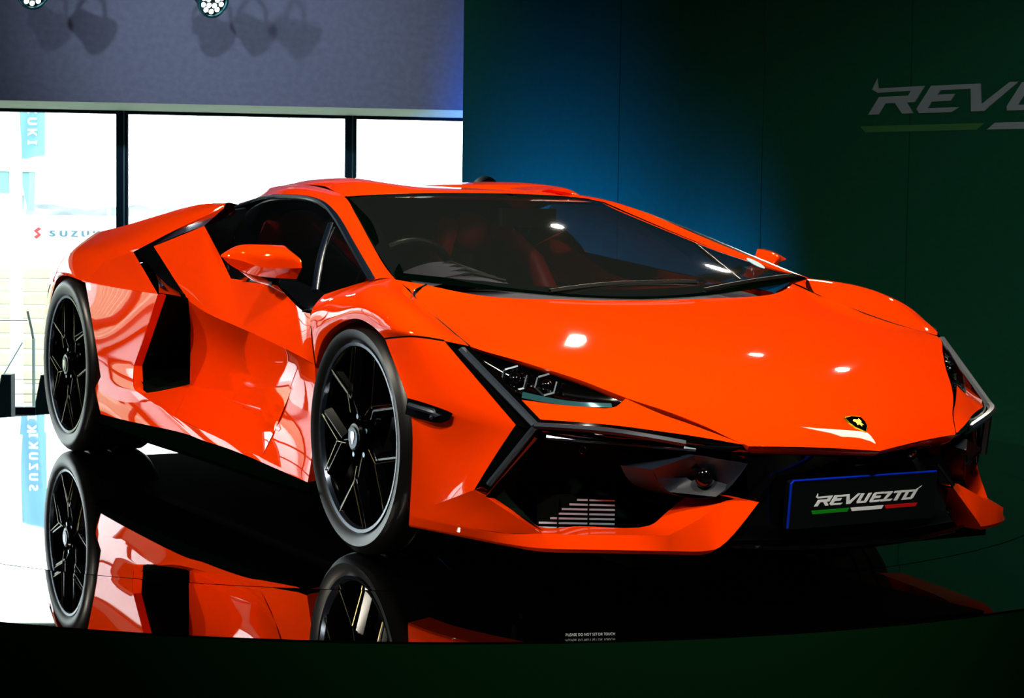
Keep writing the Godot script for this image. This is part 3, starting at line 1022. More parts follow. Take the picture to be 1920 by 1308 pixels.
func build_shell() -> void:
	# ---- roof with its two domes
	var s := soup()
	net(s, ["K0 H0 J0 R0 J0~ H0~ K0~", "K1 H1 J1 R1 J1~ H1~ K1~", "K2 H2 J2 R2 J2~ H2~ K2~", "K3@0,0.002,-0.03 0.23,1.135,.40 J3 0.35,1.114,0 J3~ 0.23,1.135,.40~ K3@0,0.002,-0.03~", ".30,1.094,.513 .365,1.118,.415 .45,1.107,.22 .49,1.107,0 .45,1.107,.22~ .365,1.118,.415~ .30,1.094,.513~", "WC T2@-.04,.013,0 J4 R3 J4~ T2@-.04,.013,0~ WC~"], 5, 5)
	part("roof", M.paint, s, false)
	s = soup()
	net(s, ["WC T2@-.04,.013,0 J4 R3 J4~ T2@-.04,.013,0~ WC~", "WC@.006,-.001,-.004 T2 T1 T0 T1~ T2~ WC@.006,-.001,-.004~"], 5, 2)
	part("roof_edge", M.paint, s, false)
	# ---- windscreen
	s = soup()
	net(s, ["WC T2 T1 T0 T1~ T2~ WC~", "S2 M2 M1 M0 M1~ M2~ S2~", "S4 B3 B1 B0 B1~ B3~ S4~"], 5, 8)
	part("windscreen", M.glass, s, false)
	s = soup()   # black printed border of the glass and the cowl below it
	net(s, ["WC@.004,.002,-.004 S1@.004,.002,-.004 S2@.004,.002,-.004 S3@.004,.002,-.004 S4@.004,.002,-.004", "WC@.03,-.006,-.055 S1@.03,.004,-.05 S2@.02,.008,-.045 S3@.01,.01,-.045 S4@-.05,.02,-.05"], 5, 2)
	net(s, ["S4@.003,.003,0 B3@.003,.003,0 B2@.003,.003,0 B1@.003,.003,0 B0@.003,.003,0", "S4@-.05,.02,-.03 B3@-.07,.026,0 B2@-.075,.027,0 B1@-.08,.029,0 B0@-.08,.030,0"], 6, 2)
	net(s, ["WC@.004,.000,0 T2@.004,.000,0 T1@.004,.000,0 T0@.004,.000,0", "WC@.05,-.014,0 T2@.04,-.012,0 T1@.035,-.011,0 T0@.035,-.010,0"], 5, 2)
	part("windscreen_border", M.black_print, s)
	# ---- pillar and cant rail
	s = soup()
	net(s, ["K0 K1 K2 K3 WC S1 S2 S3 S4", "-.42,1.058,.575 -.22,1.082,.568 .0,1.103,.57 .22,1.098,.575 .47,1.064,.588 S1@.02,-.002,.056 S2@.012,0,.052 S3@.012,0,.048 S4@-.03,.004,.026", "W0 W1 W2 W3 W4 W5 W6 W7 W8"], 6, 4)
	part("roof_pillar", M.paint, s)
	s = soup()
	tube(s, line("W0@0,-.004,.002 W1@0,-.006,.002 W2@0,-.007,.002 W3@0,-.007,.002 W4@0,-.006,.002 W5@0,-.006,.002 W6@-.003,-.005,.002 W7@-.003,-.004,.002 W8@-.004,-.003,.002", 6), 0.013, 8, 0.6)
	part("window_surround", M.window_trim, s)
	# ---- side glass, its divider, the black quarter panel and the black sill panel
	s = soup()
	net(s, ["G0 G1 G2 G3 G4 G5 G6 G7", "-.15,.945,.712 .05,.965,.70 .29,.955,.708 .53,.94,.718 .69,.91,.738 .84,.882,.757 1.02,.84,.787 1.226,.805,.814", "g0 g1 g2 g3 g4 g5 g6 g7"], 5, 5)
	part("side_window", M.side_glass, s)
	s = soup()
	tube(s, line("0.70,0.975,0.69 0.80,0.875,0.768 0.94,0.762,0.848", 5), 0.012, 8, 0.6)
	part("window_divider", M.window_trim, s)
	s = soup()
	net(s, ["W0 -.30,.99,.70 d1", "G0 g0@0,.06,-.03 d2", "g0@.02,.0,0 g0@.02,-.01,.01 d2"], 5, 4)
	part("quarter_panel", M.gloss_black, s)
	s = soup()
	net(s, ["g0@-.02,.004,0 g1@0,.004,0 g2@0,.004,0 g3@0,.004,0 g4@0,.004,0 t0@.0,.0,-.015", "d2@0,0,-.012 d3@0,0,-.006 0.45,0.776,0.862 d4@0,0,-.004 d5@0,.01,-.006 d6@0,.01,-.01"], 5, 4)
	part("sill_panel", M.gloss_black, s)
	# ---- door
	s = soup()
	net(s, ["d0 d1! d2! d3! d4! d5 d6", "e0 e1 e2 e3 e4 e5 e6", "f0 f1 f2 f3 f4 f5 f6"], 6, 6)
	net(s, ["!f0 f2 f4 f5!", "h0 h2 h4 h5", "!i0 i2 i4 i5", "!j0 j2 j4 j5"], 8, 6)
	strip(s, "d0 f0", Vector3(-0.05, 0, -0.07))
	part("door", M.paint, s)
	s = soup()
	net(s, ["f5 f6", "h5 h6", "i5 i6", "j5 j6"], 5, 6)
	strip(s, "f6 h6 i6 j6", Vector3(-0.02, 0, -0.06))
	part("wheel_deflector", M.paint, s)
	# ---- rocker
	s = soup()
	net(s, ["q40 q41 q42 j0 j2 j4 j5", "s0 s1 .05,.222,.966 s2@.2,-.004,-.01 s3 s4 s5"], 5, 4)
	net(s, ["j5 j6", "s5 s6"], 5, 4)
	part("side_skirt", M.paint, s)
	s = soup()
	net(s, ["s0@0,0,-.01 s1@0,0,-.01 s2@0,0,-.01 s3@0,0,-.01 s4@0,0,-.01 s6@0,0,-.01", "!b0 b1 b2 b3 b4 b5", "!b0@0,-.02,-.02 b1@0,-.02,-.02 b2@0,-.02,-.02 b3@0,-.02,-.02 b4@0,-.02,-.02 b5@0,-.02,-.02", "-.95,.13,.80 -.3,.13,.80 .05,.13,.80 .38,.13,.80 .68,.13,.80 1.0,.13,.80"], 5, 3)
	part("side_blade", M.black_print, s)
	# ---- rear quarter
	s = soup()
	net(s, ["V5 V4! V3!", "V5@.0,-.004,.001 q01 q02"], 6, 5)
	net(s, ["!V5 q01 q02", "q10 q11 q12", "!q20 q21 q22", "!q30 q31 q32", "!q40 q41 q42"], 6, 5)
	strip(s, "q02! q22! q32", Vector3(0.01, 0.0, -0.03))
	strip(s, "V5 q10 q20 q30 q40 s0", Vector3(0, 0, -0.07))
	strip(s, "A0 A1 A2 A3 V5", Vector3(0, 0, -0.07))
	part("rear_quarter", M.paint, s)
	s = soup()
	net(s, ["U0 U1 U2 U3 U4 U5 U6 U7", "V0@0,.02,-.01 -.53,1.01,.735 -.72,.965,.79 -1.05,.88,.875 -1.40,.855,.93 -1.62,.81,.945 -1.78,.76,.94 -1.90,.70,.935", "V0 V1 V2! V3! V4! V5! A2! A1"], 5, 5)
	net(s, ["V5! A2! A1 A0", "V5@0,-.004,0 A3 A2@-.05,-.012,0 A0@0,-.01,0"], 4, 2)
	net(s, ["U7 A1", "U8 A0", "-2.10,.50,.90 -1.86,.45,.955", "-2.08,.33,.88 -1.80,.33,.95"], 5, 5)
	part("rear_fender", M.paint, s)
	s = soup()
	net(s, ["U0 U1 U2 U3 U4 U5 U6 U7", "-.45,1.03,.50 -.65,1.0,.52 -.95,.96,.54 -1.35,.91,.55 -1.75,.865,.56 -1.95,.83,.57 -2.1,.80,.58 -2.2,.75,.6"], 5, 3)
	part("engine_flank", M.paint, s)
	s = soup()
	net(s, ["-.45,1.03,.50 -.45,1.06,.25 -.45,1.06,.25~ -.45,1.03,.50~", "-.95,.96,.54 -.95,1.0,.25 -.95,1.0,.25~ -.95,.96,.54~", "-1.75,.865,.56 -1.75,.89,.25 -1.75,.89,.25~ -1.75,.865,.56~", "-2.2,.75,.6 -2.25,.80,.25 -2.25,.80,.25~ -2.2,.75,.6~"], 5, 5)
	part("engine_cover", M.gloss_black, s, false)
	s = soup()
	net(s, ["U7 -2.2,.75,.6 -2.25,.80,.25 -2.25,.80,.25~ -2.2,.75,.6~ U7~", "U8 -2.22,.6,.6 -2.27,.6,.25 -2.27,.6,.25~ -2.22,.6,.6~ U8~", "-2.08,.33,.88 -2.2,.3,.6 -2.25,.3,.25 -2.25,.3,.25~ -2.2,.3,.6~ -2.08,.33,.88~", "-1.95,.14,.7 -2.0,.14,.5 -2.0,.14,.2 -2.0,.14,.2~ -2.0,.14,.5~ -1.95,.14,.7~"], 4, 4)
	part("tail", M.satin_black, s, false)
	# ---- the side air intake
	s = soup()
	net(s, ["V0 V1 V2", "d1 d1@-.16,-.03,.028 d0"], 5, 3)
	part("scoop_blade", M.gloss_black, s)
	s = soup()   # walls of the duct running back and inwards
	var rim := line("n0! n1! n2! n3! n4! n5! n0", 4)
	var inner := PackedVector3Array()
	for v in rim:
		inner.append(Vector3(v.x - 0.20, 0.53 + (v.y - 0.53) * 0.75, minf(v.z - 0.20, 0.70)))
	for i in rim.size() - 1:
		quad(s, rim[i], rim[i + 1], inner[i + 1], inner[i])
		tri(s, inner[i], inner[i + 1], Vector3(-0.6, 0.53, 0.62))
	net(s, ["V3@.05,-.02,-.08 d0@.03,-.02,-.07", "q02@0,0,-.09 f0@0,0,-.09"], 4, 4)
	part("air_intake", M.matt_black, s)
	s = soup()   # gloss strip down the upper slot and the strut that closes it
	net(s, ["V3@0,0,-.003 V2@0,0,-.003 d0@0,0,-.003", "-.55,.783,.885 -.46,.785,.865 e0@0,0,-.02", "q02@0,.004,-.004 -.21,.705,.915 f0@0,.004,-.004"], 5, 5)
	net(s, ["q02@0,.005,0 f0@0,.008,0", "n0@0,0,.012 n1@0,0,.01"], 4, 2)
	part("intake_strut", M.gloss_black, s)
	s = soup()
	net(s, ["q22 q32 n4", "n5 n5@.05,-.05,.01 n4"], 4, 3)
	net(s, ["q02 q12 q22", "n0 -.42,.565,.955 n5"], 4, 3)
	net(s, ["q32 n4 n3 i0", "q42 -.18,.285,.97 j0@-.03,0,0 j0"], 5, 4)
	part("intake_lip", M.paint, s)
	# ---- front fender
	s = soup()
	net(s, ["L0 L1 L2 L3 L4 L5 L6", "m0 m1 m2 m3 m4 m5 m6", "c0 c1 c2 c3 c4 c5 c6", "t0! t1 t2 t3 t4 t5 t6"], 6, 6)
	net(s, ["t3 o1", "t4@-.05,.022,-.005 t4@-.035,.018,-.018", "t4 t4"], 4, 2)
	strip(s, "L0 L1 L2 L3 L4 L5 L6", Vector3(0, 0, -0.06))
	part("front_fender", M.paint, s)
	# ---- bonnet
	s = soup()
	net(s, ["!o1 1.487,.764,.53 1.518,.753,.25 B0 1.518,.753,.25~ 1.487,.764,.53~ o1~",
		"t4 1.57,.744,.53 1.60,.739,.27 1.61,.737,0 1.60,.739,.27~ 1.57,.744,.53~ t4~",
		"t5 1.78,.699,.53 1.80,.700,.28 1.81,.700,0 1.80,.700,.28~ 1.78,.699,.53~ t5~",
		"t6 1.98,.651,.52 2.01,.653,.28 2.02,.655,0 2.01,.653,.28~ 1.98,.651,.52~ t6~",
		"E3 2.12,.614,.50 2.15,.617,.27 2.17,.619,0 2.15,.617,.27~ 2.12,.614,.50~ E3~",
		"E4 2.23,.579,.46 2.27,.581,.25 2.29,.582,0 2.27,.581,.25~ 2.23,.579,.46~ E4~",
		"E5 2.33,.540,.42 2.37,.543,.23 2.39,.545,0 2.37,.543,.23~ 2.33,.540,.42~ E5~",
		"E6 2.42,.500,.37 2.45,.503,.21 2.47,.506,0 2.45,.503,.21~ 2.42,.500,.37~ E6~",
		"E7 2.485,.470,.33 2.52,.473,.19 2.54,.477,0 2.52,.473,.19~ 2.485,.470,.33~ E7~",
		"E8 2.54,.442,.29 2.575,.444,.17 2.60,.448,0 2.575,.444,.17~ 2.54,.442,.29~ E8~",
		"E9! 2.575,.421,.27 2.615,.417,.15 N! 2.615,.417,.15~ 2.575,.421,.27~ E9~"], 5, 4)
	part("bonnet", M.paint, s, false)
	s = soup()
	net(s, ["t6 E3 E4 E5 E6 E7 E8 E9! N", "t6@0,-.012,-.01 E3@-.006,-.014,-.01 E4@-.006,-.016,-.01 E5@-.008,-.02,-.012 E6@-.01,-.024,-.015 E7@-.01,-.022,-.015 E8@-.01,-.016,-.01 E9@-.01,-.012,0! N@-.012,-.01,0",
		"t6@-.02,-.03,-.05 E3@-.03,-.035,-.06 E4@-.03,-.04,-.06 E5@-.03,-.05,-.06 E6@-.04,-.05,-.06 E7@-.04,-.05,-.05 E8@-.04,-.05,-.05 E9@-.06,-.04,-.03! N@-.08,-.03,0"], 4, 3)
	part("bonnet_edge", M.paint, s)
	# ---- bumper side
	s = soup()
	net(s, ["L6 m6 c6", "k0 k1 k2"], 6, 6)
	net(s, ["!k0 k1 k2", "l0 1.93,.37,.88 2.12,.37,.84", "p0 p1 p2"], 6, 5)
	net(s, ["p2 p3! r1 r2", "p0 y1 y2 y3"], 5, 5)
	strip(s, "L6 k0 l0 p0! u0", Vector3(-0.01, 0, -0.06))
	part("bumper_side", M.paint, s)
	s = soup()
	net(s, ["p0 y1 y2 y3 r2! r3 r4! r5 r6! r7", "!u0@.004,.006,.004 ub1@.005,.006,.004 u1@.005,.007,.004 u15@.005,.007,.004 u2@.005,.010,.004 x3@.005,.010,.004 x4@.006,.010,.004 x5@.008,.010,.0 x6@.009,.006,-.003 x7@.006,.002,-.004", "u0 ub1 u1 u15 u2 x3 x4 x5 x6 x7"], 5, 4)
	net(s, ["u0 ub1 u1 u15 u2 x3 x4 x5 x6 x7", "u0@-.03,-.004,-.08 ub1@-.05,-.004,-.08 u1@-.06,-.004,-.08 u15@-.08,-.002,-.07 u2@-.09,-.002,-.07 x3@-.10,0,-.07 x4@-.10,0,-.05 x5@-.10,0,-.02 x6@-.09,0,-.01 x7@-.09,-.01,.01"], 5, 2)
	net(s, ["p2 p3! r1 r2! r3 r4! r5 r6! r7", "p2@-.05,0,-.05 p3@-.06,0,-.05 r1@-.07,0,-.05 r2@-.10,.0,-.05 r3@-.13,.0,-.05 r4@-.15,.0,-.04 r5@-.14,.0,0 r6@-.12,0,.02 r7@-.12,0,.0"], 5, 2)
	part("front_lip", M.paint, s)
	# ---- strip between headlamp and light bar
	s = soup()
	net(s, ["a0 2.22,.513,.69 a1 a2! z2 z3 z4", "v0 2.285,.473,.70 v1 2.39,.463,.58 v2 v3 v4"], 5, 4)
	net(s, ["v0 2.285,.473,.70 v1 2.39,.463,.58 v2 v3 v4", "v0@-.02,-.012,-.01 2.265,.461,.69 v1@-.02,-.012,-.01 2.37,.451,.57 v2@-.02,-.012,-.01 v3@-.02,-.012,-.01 v4@-.02,-.008,-.01"], 5, 2)
	part("lamp_brow", M.paint, s)
	# ---- headlamp bowl and black Y frame
	s = soup()
	net(s, ["t6@0,-.012,-.01 E3@-.004,-.014,-.01 E4@-.004,-.016,-.01 E5@-.004,-.018,-.01", "1.985,.60,.80 2.085,.55,.72 2.19,.522,.645 2.28,.512,.58", "a0@-.03,.02,.01 a0@.06,-.005,-.05 a1@-.05,.0,.05 a2@-.01,-.01,-.005"], 5, 5)
	part("headlamp", M.gloss_black, s)
	s = soup()
	net(s, ["c6@.008,-.002,0 k2", "yu@.01,-.004,-.006 Y@-.012,.0,.0", "t6 v0"], 12, 5)
	net(s, ["k2 p2", "Y@-.02,-.02,.004 ye@-.012,-.004,-.004", "yb1 p3", "yb1@-.05,-.01,-.03 p3@-.07,0,-.04"], 12, 4)
	net(s, ["v0 v1 v2 v3 v4", "2.235,.452,.765 2.365,.446,.635 2.435,.437,.525 2.49,.43,.455 2.55,.42,.355", "2.215,.43,.745 2.345,.42,.615 2.42,.41,.50 2.48,.405,.42 2.545,.40,.33", "2.12,.40,.70 2.25,.39,.57 2.33,.385,.46 2.39,.385,.38 2.46,.385,.30"], 6, 4)
	part("light_frame", M.gloss_black, s)
	# ---- mouth: dark cavity, its floor and the centre panel
	s = soup()
	net(s, ["2.10,.40,.72 2.22,.39,.57 2.33,.385,.40 2.45,.385,.27", "2.02,.30,.74 2.12,.29,.60 2.20,.29,.42 2.28,.29,.25", "2.02,.16,.72 2.12,.15,.60 2.20,.15,.42 2.28,.15,.25"], 5, 5, Vector3(1.0, .3, .4))
	net(s, ["p3@-.02,0,-.03 r1@-.04,.0,-.03 r2@-.04,.0,-.03", "yb1@-.05,-.01,-.03 2.07,.30,.74 2.04,.20,.72"], 4, 4)
	net(s, ["r2@-.02,.0,-.03 r3@-.03,.0,-.04 r4@-.04,.0,-.03 r5@-.04,-.02,-.02 2.53,.20,.33", "2.02,.16,.72 2.12,.15,.60 2.18,.15,.48 2.22,.15,.38 2.28,.15,.25"], 5, 3)
	part("mouth_lining", M.matt_black, s)
	s = soup()
	net(s, ["E9@-.02,-.02,0 2.575,.395,.2 N@-.03,-.02,0 2.575,.395,.2~ E9@-.02,-.02,0~", "2.545,.345,.34 2.56,.345,.2 2.57,.345,0 2.56,.345,.2~ 2.545,.345,.34~", "2.54,.22,.335 2.555,.215,.2 2.565,.215,0 2.555,.215,.2~ 2.54,.22,.335~", "2.52,.16,.40 2.555,.155,.2 2.57,.155,0 2.555,.155,.2~ 2.52,.16,.40~", "2.42,.12,.45 2.46,.115,.2 2.47,.115,0 2.46,.115,.2~ 2.42,.12,.45~"], 5, 4)
	part("nose_panel", M.gloss_black, s, false)
	s = soup()
	net(s, ["2.54,.172,.40 2.60,.165,.2 2.615,.165,0 2.60,.165,.2~ 2.54,.172,.40~", "!2.55,.166,.40 2.615,.158,.2 2.63,.158,0 2.615,.158,.2~ 2.55,.166,.40~", "2.50,.15,.40 2.55,.145,.2 2.57,.145,0 2.55,.145,.2~ 2.50,.15,.40~"], 5, 2)
	part("splitter", M.gloss_black, s, false)
	s = soup()
	tube(s, line("r7@.002,.004,0 2.575,.35,.27", 4), 0.006, 6)
	part("nose_strut", M.gloss_black, s)
	# ---- underbody, inner tub, arch liners
	s = soup()
	box(s, Vector3(-2.0, 0.11, -0.78), Vector3(0.98, 0.15, 0.78))
	box(s, Vector3(0.9, 0.11, -0.60), Vector3(2.42, 0.15, 0.60))
	part("underbody", M.matt_black, s, false)
	s = soup()
	box(s, Vector3(-1.95, 0.14, -0.62), Vector3(1.95, 0.60, 0.62))
	box(s, Vector3(-1.9, 0.5, -0.50), Vector3(-0.62, 0.86, 0.50))
	part("inner_tub", M.matt_black, s, false)
	s = soup()
	lathe(s, [Vector2(0.40, 0.60), Vector2(0.40, 0.86)], 30, -0.25, PI + 0.25, Vector3(1.37, 0.33, 0))
	part("arch_liner", M.matt_black, s)
	s = soup()
	lathe(s, [Vector2(0.40, 0.60), Vector2(0.40, 0.93)], 30, -0.15, PI + 0.3, Vector3(-1.39, 0.365, 0))
	part("arch_liner", M.matt_black, s)
	# ---- seams
	gap(["d5@0,-.001,.001 d6 m0 L0", "o1@.0,.001,0 t4@-.035,.018,-.018 t4 t5 t6", "L6@0,.001,0 m6@0,.001,0 c6@0,.001,0", "f1@0,0,.001 f2@0,0,.001 f3@0,0,.001"].slice(0, 3))
	# ---- side marker
	s = soup()
	net(s, ["1.80,.500,.938 1.86,.494,.924 1.955,.478,.896 1.975,.472,.889", "1.79,.455,.940 1.86,.447,.926 1.93,.443,.903 1.965,.455,.893"], 4, 3)
	part("side_marker", M.gloss_black, s)
	s = soup()
	tube(s, PackedVector3Array([Vector3(1.81, .482, .938), Vector3(1.90, .472, .918), Vector3(1.925, .462, .910), Vector3(1.90, .455, .914)]), 0.008, 6)
	part("marker_tube", M.drl, s)
	# ---- daytime light bars
	for row in ["yu Y@.006,.008,.004", "Y@.006,.008,.004 2.375,.456,.648 yr@.022,.002,.012", "Y@.006,.004,.004 ye"]:
		s = soup()
		tube(s, line(row, 4), 0.013, 6, 0.7)
		part("light_bar", M.drl, s)
	s = soup()
	tube(s, line("2.245,.432,.755 2.36,.424,.625 2.475,.412,.45", 4), 0.007, 6)
	part("light_bar", M.dark_chrome, s)
	# ---- headlamp internals
	for h in [[P.lamp1, 0.036], [P.lamp2, 0.030]]:
		var c: Vector3 = h[0]; var r: float = h[1]
		var b := Basis.looking_at(Vector3(-0.80, -0.30, -0.52), Vector3.UP)
		var hex := PackedVector2Array()
		for k in 6:
			hex.append(Vector2.from_angle(TAU * k / 6 + 0.3) * r)
		s = soup()
		for k in 6:
			var p0 := hex[k]; var p1 := hex[(k + 1) % 6]
			if k == 0:
				continue
			tube(s, PackedVector3Array([c + b * Vector3(p0.x, p0.y, 0.0), c + b * Vector3(p1.x, p1.y, 0.0)]), 0.005, 6)
		part("lamp_bezel", M.dark_chrome, s)
		s = soup()
		ball(s, c + b * Vector3(0, 0, -0.012), Vector3.ONE * r * 0.62, 20, 12)
		part("lamp_projector", M.gloss_black, s)
	s = soup()
	net(s, ["a0@.005,.022,.0 2.23,.522,.685 a1@-.01,.010,.0", "a0@.003,.006,.002 2.225,.51,.692 a1@.0,.0,.003"], 5, 2)
	part("lamp_sill", M.lens_blue, s)

func build_nose_details() -> void:
	# plate with reflected blue light painted on as edging
	var pc := Vector3(2.600, 0.272, 0.0)
	var b := Basis(Vector3(0, 0, -1), Vector3(0.10, 0.995, 0).normalized(), Vector3(0, 0, -1).cross(Vector3(0.10, 0.995, 0).normalized()))
	var pl := obj("number_plate", mesh_of(prism(soup(), rect(-0.245, -0.066, 0.245, 0.062, 0.008), -0.02, 0.0, 0.002, Transform3D(b, Vector3.ZERO))), M.plate_face, car, pc)
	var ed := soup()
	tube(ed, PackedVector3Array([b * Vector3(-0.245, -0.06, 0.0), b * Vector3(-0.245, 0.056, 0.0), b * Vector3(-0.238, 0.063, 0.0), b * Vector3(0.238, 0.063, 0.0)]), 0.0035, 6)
	obj("reflection_edging", mesh_of(ed), M.blue_reflection, pl)
	var letters := letter_shapes()
	var H := 0.0255
	var ox := -0.165; var oy := -0.008
	var i := 0
	for poly in letters:
		var q := PackedVector2Array()
		for v in poly:
			q.append(Vector2(ox, oy) + v * H)
		obj("letter", mesh_of(prism(soup(), q, 0.0, 0.0015, 0.0, Transform3D(b, Vector3.ZERO))), M.print_white, pl)
		i += 1
	for st in [[-0.33, 4.55, M.print_green], [4.72, 9.05, M.print_white], [9.2, 13.6, M.print_red]]:
		var q := PackedVector2Array([Vector2(st[0], -0.42), Vector2(st[0] + 0.2, -0.78), Vector2(st[1] - 0.25, -0.78), Vector2(st[1], -0.42)])
		for k in q.size():
			q[k] = Vector2(ox, oy) + q[k] * H
		obj("stripe", mesh_of(prism(soup(), q, 0.0, 0.0015, 0.0, Transform3D(b, Vector3.ZERO))), st[2], pl)
	# badge on the bonnet
	var up := Vector3(-0.85, 0.52, 0).normalized()
	var bb := Basis(Vector3(0, 0, -1), up, Vector3(0, 0, -1).cross(up))
	var sh := PackedVector2Array()
	for v in [[-0.028, 0.031], [0.0, 0.036], [0.028, 0.031], [0.030, 0.008], [0.022, -0.016], [0.0, -0.040], [-0.022, -0.016], [-0.030, 0.008]]:
		sh.append(Vector2(v[0], v[1]))
	var em := obj("badge", mesh_of(prism(soup(), sh, -0.008, 0.004, 0.003, Transform3D(bb, Vector3.ZERO))), M.gold, car, Vector3(2.567, 0.4655, 0))
	var sh2 := PackedVector2Array()
	for v in sh:
		sh2.append(v * 0.88)
	obj("field", mesh_of(prism(soup(), sh2, 0.003, 0.0046, 0.0, Transform3D(bb, Vector3.ZERO))), M.black_print, em)
	var bull := PackedVector2Array()
	for v in [[-0.013, 0.010], [-0.006, 0.016], [0.004, 0.013], [0.012, 0.018], [0.013, 0.006], [0.007, 0.0], [0.010, -0.010], [0.004, -0.006], [0.001, -0.016], [-0.003, -0.005], [-0.010, -0.009], [-0.007, 0.002]]:
		bull.append(Vector2(v[0], v[1]))
	obj("bull", mesh_of(prism(soup(), bull, 0.0042, 0.006, 0.0, Transform3D(bb, Vector3.ZERO))), M.gold, em)
	# ---- intake grilles with pale slats, and the brake duct pods with their round sensors
	for sd in [1.0, -1.0]:
		var g := obj("intake_grille", mesh_of(box(soup(), Vector3(-0.006, -0.055, -0.105), Vector3(0.0, 0.055, 0.105))), M.matt_black, car, Vector3(2.19, 0.212, 0.628 * sd), Basis(Vector3.UP, -0.55 * sd))
		for k in 8:
			var half := 0.10
			var cut: float = [0.0, 0.0, 0.0, 0.03, 0.05, 0.06, 0.08, 0.10][k]
			var z0 := -half
			var z1 := half - cut
			if sd < 0.0:
				z0 = -half + cut; z1 = half
			obj("slat", mesh_of(box(soup(), Vector3(0.0, -0.002, z0), Vector3(0.008, 0.002, z1))), M.slat_grey, g, Vector3(0, -0.045 + 0.0125 * k, 0))
		for zz in [-0.03, 0.05]:
			obj("bar", mesh_of(box(soup(), Vector3(0.002, -0.05, zz * sd - 0.002), Vector3(0.010, 0.05, zz * sd + 0.002))), M.matt_black, g)
		var ps := soup()
		net(ps, ["pa pb! pc", "!ph pg pd@.02,.03,-.03", "pe@-.01,.012,.02 pe! pd"], 5, 4, Vector3(2.2, .3, .45))
		net(ps, ["pa pb! pc", "pa@-.1,0,.03 pb@-.12,0,.03 pc@-.1,0,.03"], 4, 2, Vector3(2.3, .3, .45))
		net(ps, ["pa pe pd pc", "pa@-.1,0,.03 pe@-.12,0,.02 pd@-.1,0,0 pc@-.1,0,0"], 4, 2, Vector3(2.4, .4, .45))
		obj("duct_pod", mesh_of(ps, 30.0, sd < 0.0), M.pod_plastic, car)
		var sb := soup()
		ball(sb, Vector3(P.pball.x + 0.018, P.pball.y + 0.002, (P.pball.z + 0.014) * sd), Vector3(0.027, 0.029, 0.027), 20, 12)
		obj("sensor_ball", mesh_of(sb, 60.0), M.gloss_black, car)
		var cs := soup()
		box(cs, Vector3(-0.012, -0.012, -0.012), Vector3(0.012, 0.012, 0.012), Transform3D(Basis(Vector3.UP, 0.6), Vector3(P.pcam.x + 0.008, P.pcam.y + 0.004, (P.pcam.z + 0.008) * sd)), 0.003)
		obj("camera_block", mesh_of(cs), M.gloss_black, car)
		var rg := soup()
		for k in 20:
			var a := TAU * k / 20; var e := TAU * (k + 1) / 20
			tube(rg, PackedVector3Array([Vector3(2.275, .398 + 0.010 * sin(a), .665 * sd - 0.010 * cos(a)), Vector3(2.275, .398 + 0.010 * sin(e), .665 * sd - 0.010 * cos(e))]), 0.0015, 5)
		obj("parking_sensor", mesh_of(rg), M.dark_chrome, car)
		# door mirror
		var ms := soup()
		var mid := Vector3(0.93, 0.86, 1.02)
		net(ms, ["ma0! ma1 ma2 ma3! ma4", "mb0! mb1 mb2 mb3 mb4", "!mc0! mc1 mc2 mc3 mc4", "md0! md1 md2 md3 md4"], 5, 5, mid)
		net(ms, ["ma0! ma1 ma2 ma3! ma4", "md0! md1 md2 md3 md4"], 5, 2, mid)
		net(ms, ["ma4 mb4", "md4 mc4"], 3, 3, mid)
		var mm := obj("door_mirror", mesh_of(ms, 40.0, sd < 0.0), M.paint, car)
		var ar := soup()
		tube(ar, PackedVector3Array([Vector3(0.70, .828, .985 * sd), Vector3(0.66, .80, .93 * sd), Vector3(0.60, .785, .86 * sd)]), 0.032, 10, 0.55)
		obj("arm", mesh_of(ar), M.gloss_black, mm)
		# wiper
		if sd > 0.0:
			for wp in [["1.47,.775,.30 1.43,.795,.05 1.41,.80,-.28", 0.008], ["1.46,.775,-.28 1.40,.80,-.50 1.36,.82,-.72", 0.008]]:
				var wsp := soup()
				tube(wsp, line(wp[0] as String, 6), wp[1], 6, 1.4)
				obj("wiper", mesh_of(wsp), M.satin_black, car)
	var stk := soup()
	lathe(stk, [Vector2(0.0, 0.0), Vector2(0.035, 0.0), Vector2(0.035, -0.002)], 24)
	obj("screen_sticker", mesh_of(stk), M.sticker, car, Vector3(1.22, 0.86, -0.66), Basis.looking_at(Vector3(-0.4, -0.85, 0.25), Vector3.UP))

